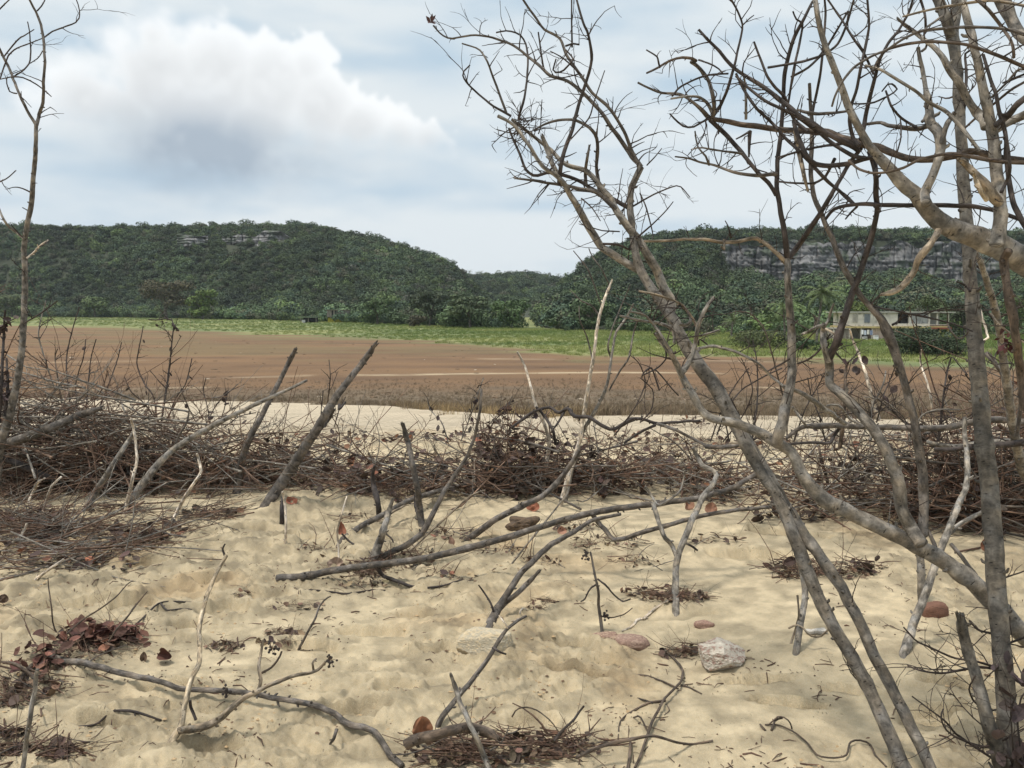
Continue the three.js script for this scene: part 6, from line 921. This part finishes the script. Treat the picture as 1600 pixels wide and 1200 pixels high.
// fine litter over all the sand
{
  const T = base('litter', hit(700, 1000), 'tiny bits of twig and bark scattered over the open sand', 'litter'), a = new Acc(); T.userData.kind = 'stuff'; const b = T.position;
  for (let k = 0; k < 4200; k++) { const py = mix(830, 1260, rnd()), px = rr(-80, 1680); const p = hit(px, py); if (fbm(p.x * 2.2 + 3, p.z * 2.2, 0, 3) + 0.12 * sstep(1.0, -0.5, p.x) < rr(0.02, 0.42)) continue; p.y = sandTop(p.x, p.z) + 0.002; const l = 0.006 + 0.075 * Math.pow(rnd(), 3.2), w = rnd() * 6.28, r = rr(0.0008, 0.0022) + 0.0022 * Math.pow(rnd(), 4); const m = p.clone().add(V(Math.cos(w) * l * 0.5, 0.002, Math.sin(w) * l * 0.5).add(V(gauss() * l * 0.1, 0, gauss() * l * 0.1))), e = p.clone().add(V(Math.cos(w) * l, 0, Math.sin(w) * l)); e.y = sandTop(e.x, e.z) + 0.0015; m.y = Math.max(m.y, sandTop(m.x, m.z) + 0.0015); a.tube([p, m, e], [r, r, r * 0.6], 4); }
  tag(mesh('bark_bits', shift(a.geo(), b), M.red, T), null, null, null, 'stuff');
  const c = new Acc(); for (let k = 0; k < 16000; k++) { const py = mix(835, 1230, rnd()), px = rr(-60, 1660), p = hit(px, py); if (rough(p.x, p.z) < rr(0.1, 0.75) || noise(p.x * 7, p.z * 7) + 0.4 * noise(p.x * 2, p.z * 2) < rr(-0.1, 0.75)) continue; p.y = sandTop(p.x, p.z); const s = 0.0022 + 0.007 * Math.pow(rnd(), 3), n = 5, w0 = rnd() * 6, q = []; for (let i = 0; i < n; i++) { const w = w0 + i * 6.283 / n, e = s * rr(0.6, 1.4); q.push(p.clone().add(V(Math.cos(w) * e * 1.5, -0.001, Math.sin(w) * e))); } const t = p.clone().add(V(gauss() * s * 0.3, s * rr(0.3, 0.8), 0)), col = rnd() < 0.45 ? [0.14, 0.085, 0.05] : [0.42, 0.30, 0.17]; for (let i = 0; i < n; i++) c.tri(q[(i + 1) % n], q[i], t, col); }
  tag(mesh('crumbs', shift(c.geo(), b), litterMat, T), null, null, null, 'stuff');
}

// ------------------------------------------------------------------ bare upright shrubs with withered leaves
seed = 4004;
function shrub(label, foot, stems, o = {}) {
  const T = plantAt('dead_shrub', at(foot[0], foot[1], o.d), label, 'dead shrub');
  for (const [p, w, m] of stems) B(T, p, w, m ?? M.twig, { d: [o.d, o.d + rr(-0.2, 0.2)], wob: 0.01, name: 'stem' });
  twigs(T, o.n ?? 30, 0.06, 0.26, M.twig, { r: 0.9, kids: 1, up: 0.5, curl: 0.6 });
  if (o.leaves) { const a = new Acc(); for (let k = 0; k < o.leaves; k++) { const s = T.stems[Math.floor(rnd() * T.stems.length)], p = s.P[Math.floor((0.25 + 0.75 * rnd()) * (s.P.length - 1))].clone().add(V(gauss() * 0.04, gauss() * 0.05 - 0.03, gauss() * 0.04)); curledLeaf(a, p, rr(0.035, 0.07), [0.055, 0.038, 0.035], 1.5); } tag(mesh('withered_leaves', shift(a.geo(), T.b), litterMat, T.o), null, null, null, 'stuff'); }
  return T;
}
shrub('dark twiggy shrub with withered tips standing right of the left edge sapling', [258, 660], [[[252, 660, 258, 620, 264, 580, 268, 540, 271, 510, 268, 498], [4, 4, 3, 2], M.dark], [[246, 660, 240, 620, 226, 600, 214, 570, 218, 540, 224, 510], [3, 3, 2]], [[262, 655, 276, 620, 290, 600, 300, 560], [3, 2]], [[244, 655, 225, 630, 205, 612, 195, 590], [3, 2]], [[268, 500, 256, 498, 245, 500, 232, 499], [3, 2], M.dark], [[270, 506, 274, 512, 278, 516], [6, 4], M.dark]], { d: 10.5, n: 30, leaves: 22 });
shrub('thin bare shrub of upright brown twigs before the lagoon at left', [120, 645], [[[112, 650, 106, 600, 104, 560, 112, 520, 124, 480], [3, 3, 2]], [[122, 650, 118, 600, 130, 560, 134, 530], [3, 2]], [[134, 650, 138, 600, 142, 560, 150, 530], [3, 2]], [[100, 650, 92, 600, 86, 560, 90, 545], [4, 3, 2], M.driedbrown], [[150, 650, 170, 600, 184, 560, 190, 535], [3, 2]], [[86, 610, 70, 560, 60, 520, 72, 470], [3, 3, 2], M.limb]], { d: 9.5, n: 34, leaves: 4 });
shrub('very thin bare shrub with drooping leaves left of the tall grey stems', [330, 660], [[[330, 668, 325, 640, 318, 610, 322, 590], [2, 2]], [[340, 668, 350, 640, 356, 610], [2, 2]], [[310, 668, 296, 640, 285, 615], [2, 2]], [[350, 668, 375, 650, 400, 645], [2, 2]], [[320, 668, 340, 630, 372, 600], [2, 2]]], { d: 9.2, n: 26, leaves: 26 });
shrub('thin dry twigs standing between the two grey leaning stems', [515, 660], [[[508, 668, 512, 630, 516, 590, 514, 562], [3, 3, 2], M.driedbrown], [[500, 668, 502, 640, 505, 610], [2, 2]], [[522, 668, 530, 640, 540, 620], [2, 2]]], { d: 9, n: 10 });
shrub('bare twigs curling up before the dry grass right of the short grey stem', [700, 680], [[[720, 690, 735, 650, 748, 610, 756, 590], [3, 2], M.limb], [[700, 690, 690, 660, 672, 640, 668, 625], [3, 2], M.limb], [[760, 690, 770, 660, 790, 640, 800, 620], [3, 2]], [[780, 700, 800, 665, 826, 650, 850, 640], [3, 3, 2]], [[740, 690, 760, 668, 776, 650], [3, 2]]], { d: 8.5, n: 40, leaves: 44 });
shrub('arching pale brown canes in front of the leaning trunk over the lagoon', [1150, 690], [[[1230, 690, 1228, 640, 1216, 590, 1204, 545, 1192, 510, 1172, 490, 1152, 486, 1140, 490], [3, 3, 3, 2], M.driedbrown], [[1175, 690, 1182, 640, 1184, 600, 1182, 560, 1176, 530], [4, 3, 2], M.dark], [[1120, 680, 1135, 640, 1158, 610, 1190, 590, 1222, 575], [3, 3], M.dark], [[1110, 690, 1128, 640, 1150, 600, 1170, 575], [3, 2]], [[1140, 690, 1128, 640, 1112, 600, 1098, 575], [3, 2]], [[1130, 690, 1160, 650, 1176, 610, 1165, 575, 1158, 560], [3, 2]], [[1000, 660, 1018, 640, 1020, 610, 1000, 590], [3, 2]], [[960, 680, 990, 640, 1008, 600, 1000, 570, 985, 555], [3, 2]]], { d: 5.6, n: 80 });
shrub('tangle of thin dark twigs standing in the right thicket before the lagoon', [1330, 700], [[[1312, 700, 1318, 660, 1320, 620, 1322, 575, 1326, 565], [8, 7, 6, 4], M.driedbrown], [[1322, 570, 1310, 555, 1302, 545], [3, 2], M.dark], [[1326, 566, 1336, 556, 1344, 545], [3, 2], M.dark], [[1290, 690, 1280, 650, 1268, 620, 1262, 590], [3, 2], M.dark], [[1370, 660, 1380, 620, 1392, 590, 1400, 570], [3, 2], M.dark], [[1360, 690, 1362, 640, 1380, 600, 1384, 580], [5, 4, 3], M.limb], [[1466, 690, 1474, 620, 1480, 580, 1486, 558], [5, 4, 3], M.dark], [[1512, 586, 1502, 575, 1492, 562, 1488, 558], [3, 2], M.dark], [[1540, 690, 1536, 640, 1520, 600, 1508, 585], [4, 3], M.dark], [[1420, 690, 1440, 650, 1466, 640, 1500, 640], [4, 3], M.limb], [[1240, 690, 1258, 640, 1280, 600, 1290, 580], [3, 2], M.dark], [[1400, 640, 1380, 625, 1350, 620], [3, 2], M.limb]], { d: 5.8, n: 130, leaves: 20 });
shrub('black leafy remnant with drooping withered leaves at the left edge of the photo', [5, 640], [[[-2, 660, 2, 610, 4, 560, 6, 520, 8, 485], [7, 6, 5, 4], M.dark], [[8, 650, 12, 600, 10, 560], [7, 4], M.dark], [[6, 505, 18, 500, 30, 495], [3, 2], M.dark]], { d: 7, n: 10, leaves: 46 });
shrub('black shrub of withered leaves at the lower right corner beside the tall trunk', [1590, 1150], [[[1600, 1230, 1596, 1180, 1590, 1130, 1596, 1090, 1610, 1075], [5, 4, 3], M.dark], [[1585, 1200, 1582, 1160, 1580, 1110, 1588, 1085], [4, 3], M.dark], [[1605, 1230, 1580, 1190, 1572, 1150], [4, 3], M.dark], [[1600, 1060, 1590, 1040, 1580, 1020], [3, 2], M.dark]], { d: 2.75, n: 14, leaves: 30 });

// ------------------------------------------------------------------ rocks, leaves and bits on the sand
seed = 5005;
const facets = (n, a, b) => Array.from({ length: n }, () => [V(gauss(), gauss() * 0.8 + 0.15, gauss() + 0.25).normalize(), rr(a, b)]);
function rock(name, label, cat, px, py, w, h, dp, colour, o = {}) {
  const p = hit(px, py), d = depthOf(p), S = d / F, g = new THREE.IcosahedronGeometry(1, o.det ?? 26), a = g.attributes.position, c = [], k = rnd() * 50, A = w * S / 2, Bh = h * S * 0.62, C = (dp ?? 0.7) * A;
  for (let i = 0; i < a.count; i++) {
    const q = V().fromBufferAttribute(a, i), bl = o.block ?? 0.25; const m = Math.pow(Math.pow(Math.abs(q.x), 4) + Math.pow(Math.abs(q.y), 4) + Math.pow(Math.abs(q.z), 4), -0.25); const f = mix(1, m, bl);
    const cut = o.cuts ? o.cuts.reduce((m, n) => { const t = q.dot(n[0]); return t > 0 ? Math.min(m, n[1] / t) : m; }, 9) : 9; const pl = 0.22 * noise(q.x * 1.3 + k, q.y * 1.3, q.z * 1.3 + 0.5) + 0.10 * fbm(q.x * 3 + k, q.y * 3, q.z * 3 + 0.7, 4), s = Math.min(f * (1 + pl * (o.rough ?? 1)), cut * (1 + 0.05 * fbm(q.x * 5 + k, q.y * 5, q.z * 5 + 0.3, 3))) * (1 + 0.025 * noise(q.x * 22 + k, q.y * 22, q.z * 22 + 0.3)), n1 = fbm(q.x * 4 + k, q.y * 4, q.z * 4 + 0.2, 4), n2 = noise(q.x * 17 + k, q.y * 17, q.z * 17 + 0.9), t = sstep(-0.1, 0.4, n1 * 0.8 + n2 * 0.6 + 0.35 * noise(q.x * 8, q.y * 8, q.z * 8 + k) + (o.bias ?? 0));
    a.setXYZ(i, q.x * s * A, q.y * s * Bh, q.z * s * C); const l = 1 + 0.25 * n2; c.push(mix(colour[0][0], colour[1][0], t) * l, mix(colour[0][1], colour[1][1], t) * l, mix(colour[0][2], colour[1][2], t) * l);
  }
  g.setAttribute('color', new THREE.Float32BufferAttribute(c, 3)); g.computeVertexNormals(); g.rotateZ(o.tilt ?? 0); g.rotateY(o.turn ?? 0);
  const m = mesh(name, g, vcol({ roughness: 0.9 }), null, true); m.position.copy(p); m.position.y = sandTop(p.x, p.z) + Bh * (o.sink ?? 0.45); return tag(m, label, cat);
}
rock('speckled_rock', 'white and red speckled rounded rock lying on the open sand', 'rock', 1126, 1038, 98, 36, 0.7, [[0.48, 0.43, 0.36], [0.26, 0.175, 0.14]], { cuts: facets(11, 0.70, 0.92), block: 0.3, tilt: -0.2, turn: 0.5, bias: -0.02, sink: 0.55, rough: 1.7, det: 40 });
rock('buried_block', 'pale block half buried in sand before the forked snag', 'rock', 757, 1012, 78, 40, 0.6, [[0.42, 0.37, 0.28], [0.47, 0.38, 0.25]], { cuts: facets(6, 0.8, 0.95), block: 0.75, sink: 0.02, rough: 0.8, tilt: 0.06 });
rock('flat_stone', 'reddish flat stone with a pointed right end', 'stone', 984, 1008, 56, 18, 0.6, [[0.24, 0.155, 0.12], [0.31, 0.22, 0.17]], { block: 0.4, sink: 0.4, rough: 0.8, tilt: -0.05 });
rock('flat_stone', 'reddish flat stone half covered by sand at the foot of the berry plant', 'stone', 946, 1006, 44, 16, 0.5, [[0.26, 0.165, 0.125], [0.40, 0.30, 0.21]], { block: 0.4, sink: 0.15 });
rock('flat_stone', 'small reddish stone under a root upslope of the speckled rock', 'stone', 1102, 980, 32, 11, 0.5, [[0.25, 0.15, 0.115], [0.30, 0.2, 0.15]], { block: 0.3, sink: 0.4 });
rock('brick_piece', 'orange red brick piece lying behind the crooked pale snag', 'brick', 1460, 963, 40, 22, 0.6, [[0.17, 0.085, 0.056], [0.13, 0.065, 0.045]], { block: 0.8, sink: 0.5, rough: 0.4 });
rock('brick_piece', 'small orange fragment on the sand in front of the left brush', 'brick', 141, 883, 15, 9, 0.6, [[0.50, 0.20, 0.12], [0.36, 0.15, 0.09]], { block: 0.6, det: 8 });
rock('coconut_husk', 'brown rounded husk beside the long fallen branch in the middle', 'husk', 818, 826, 46, 20, 0.6, [[0.12, 0.08, 0.05], [0.06, 0.042, 0.03]], { sink: 0.45, rough: 1.9, det: 30 });
rock('pale_pebble', 'small dark pebble on the bright sand under the horizontal fallen trunk', 'pebble', 1331, 687, 11, 7, 0.8, [[0.12, 0.09, 0.06], [0.2, 0.15, 0.1]], { det: 6 });
rock('white_litter', 'white crumpled scrap on the litter right of the centre saplings', 'scrap', 930, 737, 34, 12, 0.6, [[0.72, 0.72, 0.70], [0.6, 0.6, 0.58]], { det: 10, rough: 1.6 });
function leafThing(label, px, py, w, h, col, o = {}) {                // a broad dried leaf, cupped and slightly torn
  const p = o.d ? at(px, py + h / 2, o.d) : hit(px, py + h / 2), d = depthOf(p), S = d / F, g = new THREE.CircleGeometry(1, 40, 0, 6.2832), base0 = new THREE.PlaneGeometry(2, 2, 14, 14), a = base0.attributes.position, c = []; void g;
  for (let i = 0; i < a.count; i++) { let x = a.getX(i), y = a.getY(i); const e = Math.sqrt(Math.max(0, 1 - y * y / 2)), f = Math.sqrt(Math.max(0, 1 - x * x / 2)), X = x * e, Y = y * f, rim = 1 + 0.05 * noise(X * 4 + px, Y * 4); const z = 0.55 * X * X + 0.28 * Y * Y * (o.cup ?? 1) * (1 + 0.6 * noise(px, 2)) + 0.30 * noise(X * 1.4 + px, Y * 1.4) + 0.10 * noise(X * 4 + px, Y * 4) - 0.06 * Math.exp(-((X * 9) ** 2)); a.setXYZ(i, X * rim * (0.86 - 0.20 * Y) * w * S / 2, Y * rim * h * S / 2, z * w * S / 2); const l = 1 + 0.22 * fbm(X * 3 + px, Y * 3, 0, 3) + (Math.abs(X) < 0.08 ? 0.25 : 0) + 0.12 * (Math.abs(((Y * 5 + Math.abs(X) * 2.5) % 1 + 1) % 1 - 0.5) < 0.08 ? 1 : 0); c.push(col[0] * l * DIM, col[1] * l * DIM, col[2] * l * DIM); }
  base0.setAttribute('color', new THREE.Float32BufferAttribute(c, 3)); base0.computeVertexNormals(); base0.rotateX(o.lay ?? -0.35); base0.rotateY(o.turn ?? 0.2); if (o.roll) base0.rotateZ(o.roll);
  const st = new Acc(); const m = new THREE.Group(); m.name = numbered('dried_leaf'); scene.add(m); m.position.copy(p).add(V(0, (o.lay ?? -0.35) < -1 ? 0.008 : h * S / 2 * 0.85, 0));
  mesh('blade', base0, litterMat, m); st.tube([V(0, -h * S / 2, 0.004), V(0.004, -h * S * 0.62, 0.008), V(0.01, -h * S * 0.72, 0.004)].map((v) => v.applyEuler(new THREE.Euler(o.lay ?? -0.35, o.turn ?? 0.2, 0))), [0.0018, 0.0016, 0.001], 5); mesh('stalk', st.geo(), M.red, m);
  return tag(m, label, 'leaf');
}
leafThing('round red brown dried leaf standing behind the short log at the bottom', 660, 1132, 36, 32, [0.36, 0.165, 0.085], { lay: -0.25, turn: 0.15, d: 3.02 });
leafThing('red brown round leaf standing beside the thin bleached stick', 532, 824, 16, 24, [0.30, 0.11, 0.06], { turn: 0.7 });
leafThing('orange red leaf on the sand right of the dark rotten stub at left', 456, 782, 20, 14, [0.40, 0.15, 0.09], { lay: -0.7 });
leafThing('pinkish orange leaf in the twigs left of the short trunk crossing', 1112, 793, 22, 18, [0.44, 0.24, 0.16], { turn: -0.4 });
leafThing('pale orange leaf just left of the pinkish one under the fallen branch', 1074, 788, 20, 16, [0.42, 0.23, 0.15], { turn: 0.4 });
leafThing('orange leaf caught under the fallen branch right of the husk', 877, 828, 18, 13, [0.46, 0.25, 0.17], { turn: 0.2 });
leafThing('red leaf leaning on the pale sapling feet in the centre', 834, 790, 24, 16, [0.36, 0.14, 0.08], { turn: -0.2 });
leafThing('pink brown leaf tilted on the sand below the slender curved stem', 704, 845, 13, 16, [0.40, 0.25, 0.18], { turn: 0.6 });
leafThing('dark brown leaf standing at the left edge above the twigs', 6, 934, 18, 14, [0.09, 0.055, 0.035], { turn: 0.3 });
leafThing('dark leaf standing at the right end of the red leaf heap', 225, 1025, 12, 15, [0.13, 0.08, 0.05], { turn: 0.2 });
leafThing('curled red leaf lying right of the red leaf heap', 262, 1024, 28, 18, [0.16, 0.07, 0.05], { lay: -0.6, turn: -0.3, cup: 3 });
leafThing('orange leaf lying in the twig nest at the forked snag foot', 1061, 930, 20, 11, [0.44, 0.24, 0.16], { lay: -0.8 });
leafThing('pale pink leaf half buried at the foot of the frayed snag', 524, 880, 28, 18, [0.46, 0.33, 0.25], { lay: -0.7 });
leafThing('brown leaf hanging in the dark thicket left of the tall trunk base', 1542, 850, 24, 22, [0.28, 0.12, 0.065], { turn: -0.3 });
leafThing('grey pointed shell like leaf standing in the litter right of the short stem', 686, 742, 30, 18, [0.38, 0.37, 0.36], { turn: 0.3, roll: 0.7 });
leafThing('red brown leaf under the curving limb in the right thicket', 1395, 785, 34, 22, [0.24, 0.105, 0.06], { turn: 0.2 });
{ // red leaf heap leaves, each too small to tell apart
  const T = base('leaf_heap', hit(140, 1005), 'red brown curled leaves piled on the lower left twigs', 'leaves'), a = new Acc(); T.userData.kind = 'stuff';
  for (let k = 0; k < 150; k++) { const q = k % 4, p = hit([128, 160, 195, 70][q] + gauss() * (q === 3 ? 40 : 26), [1000, 1008, 1002, 1045][q] + gauss() * (q === 3 ? 22 : 10)); p.y = sandTop(p.x, p.z) + rr(0.01, 0.075); curledLeaf(a, p, rr(0.03, 0.075), rnd() < 0.65 ? [0.10, 0.045, 0.034] : [0.17, 0.075, 0.052]); }
  tag(mesh('curled_leaves', shift(a.geo(), T.position), litterMat, T), null, null, null, 'stuff');
}
{ // white board, paper scraps, berries
  const p = hit(1275, 990), g = new THREE.BoxGeometry(0.10, 0.012, 0.035, 6, 1, 3), a = g.attributes.position; for (let i = 0; i < a.count; i++) a.setY(i, a.getY(i) + 0.003 * noise(a.getX(i) * 60, a.getZ(i) * 60)); g.computeVertexNormals(); g.rotateY(0.15); const m = mesh('white_board', g, wallMat(0.6, 0.58, 0.55), null, true); m.position.copy(p).add(V(0, 0.012, 0)); tag(m, 'whitish flat board scrap behind the leaning trunk on the sand', 'board');
  for (const [px, py, n, R, d, lab] of [[515, 1032, 16, 0.022, 3.55, 'cluster of dark dried berries at the tip of the grey side fork'], [425, 1012, 16, 0.03, 3.5, 'dark dried berries among twigs above the forked stick'], [354, 1080, 12, 0.02, 3.32, 'few dark berries hanging by the long diagonal stick'], [917, 868, 18, 0.026, 4.28, 'dark berry cluster at the top of the small dead plant'], [945, 962, 12, 0.018, 4.24, 'dark berry cluster low on the small dead plant']]) {
    const c = at(px, py, d), T = base('berry_cluster', c, lab, 'berries'), s = new THREE.IcosahedronGeometry(1, 2), st = new Acc(); for (let k = 0; k < n; k++) { const v = V(gauss(), gauss(), gauss()).multiplyScalar(R), b = mesh('berry', s, M.dark, T); b.position.copy(v); b.scale.setScalar(rr(0.004, 0.0065)); st.tube([V(0, 0, 0), v.clone().multiplyScalar(0.6).add(V(gauss() * 0.004, 0.004, 0)), v], [0.0012, 0.001, 0.0008], 4); } mesh('stalks', st.geo(), M.red, T);
  }
}

renderer.render(scene, camera);
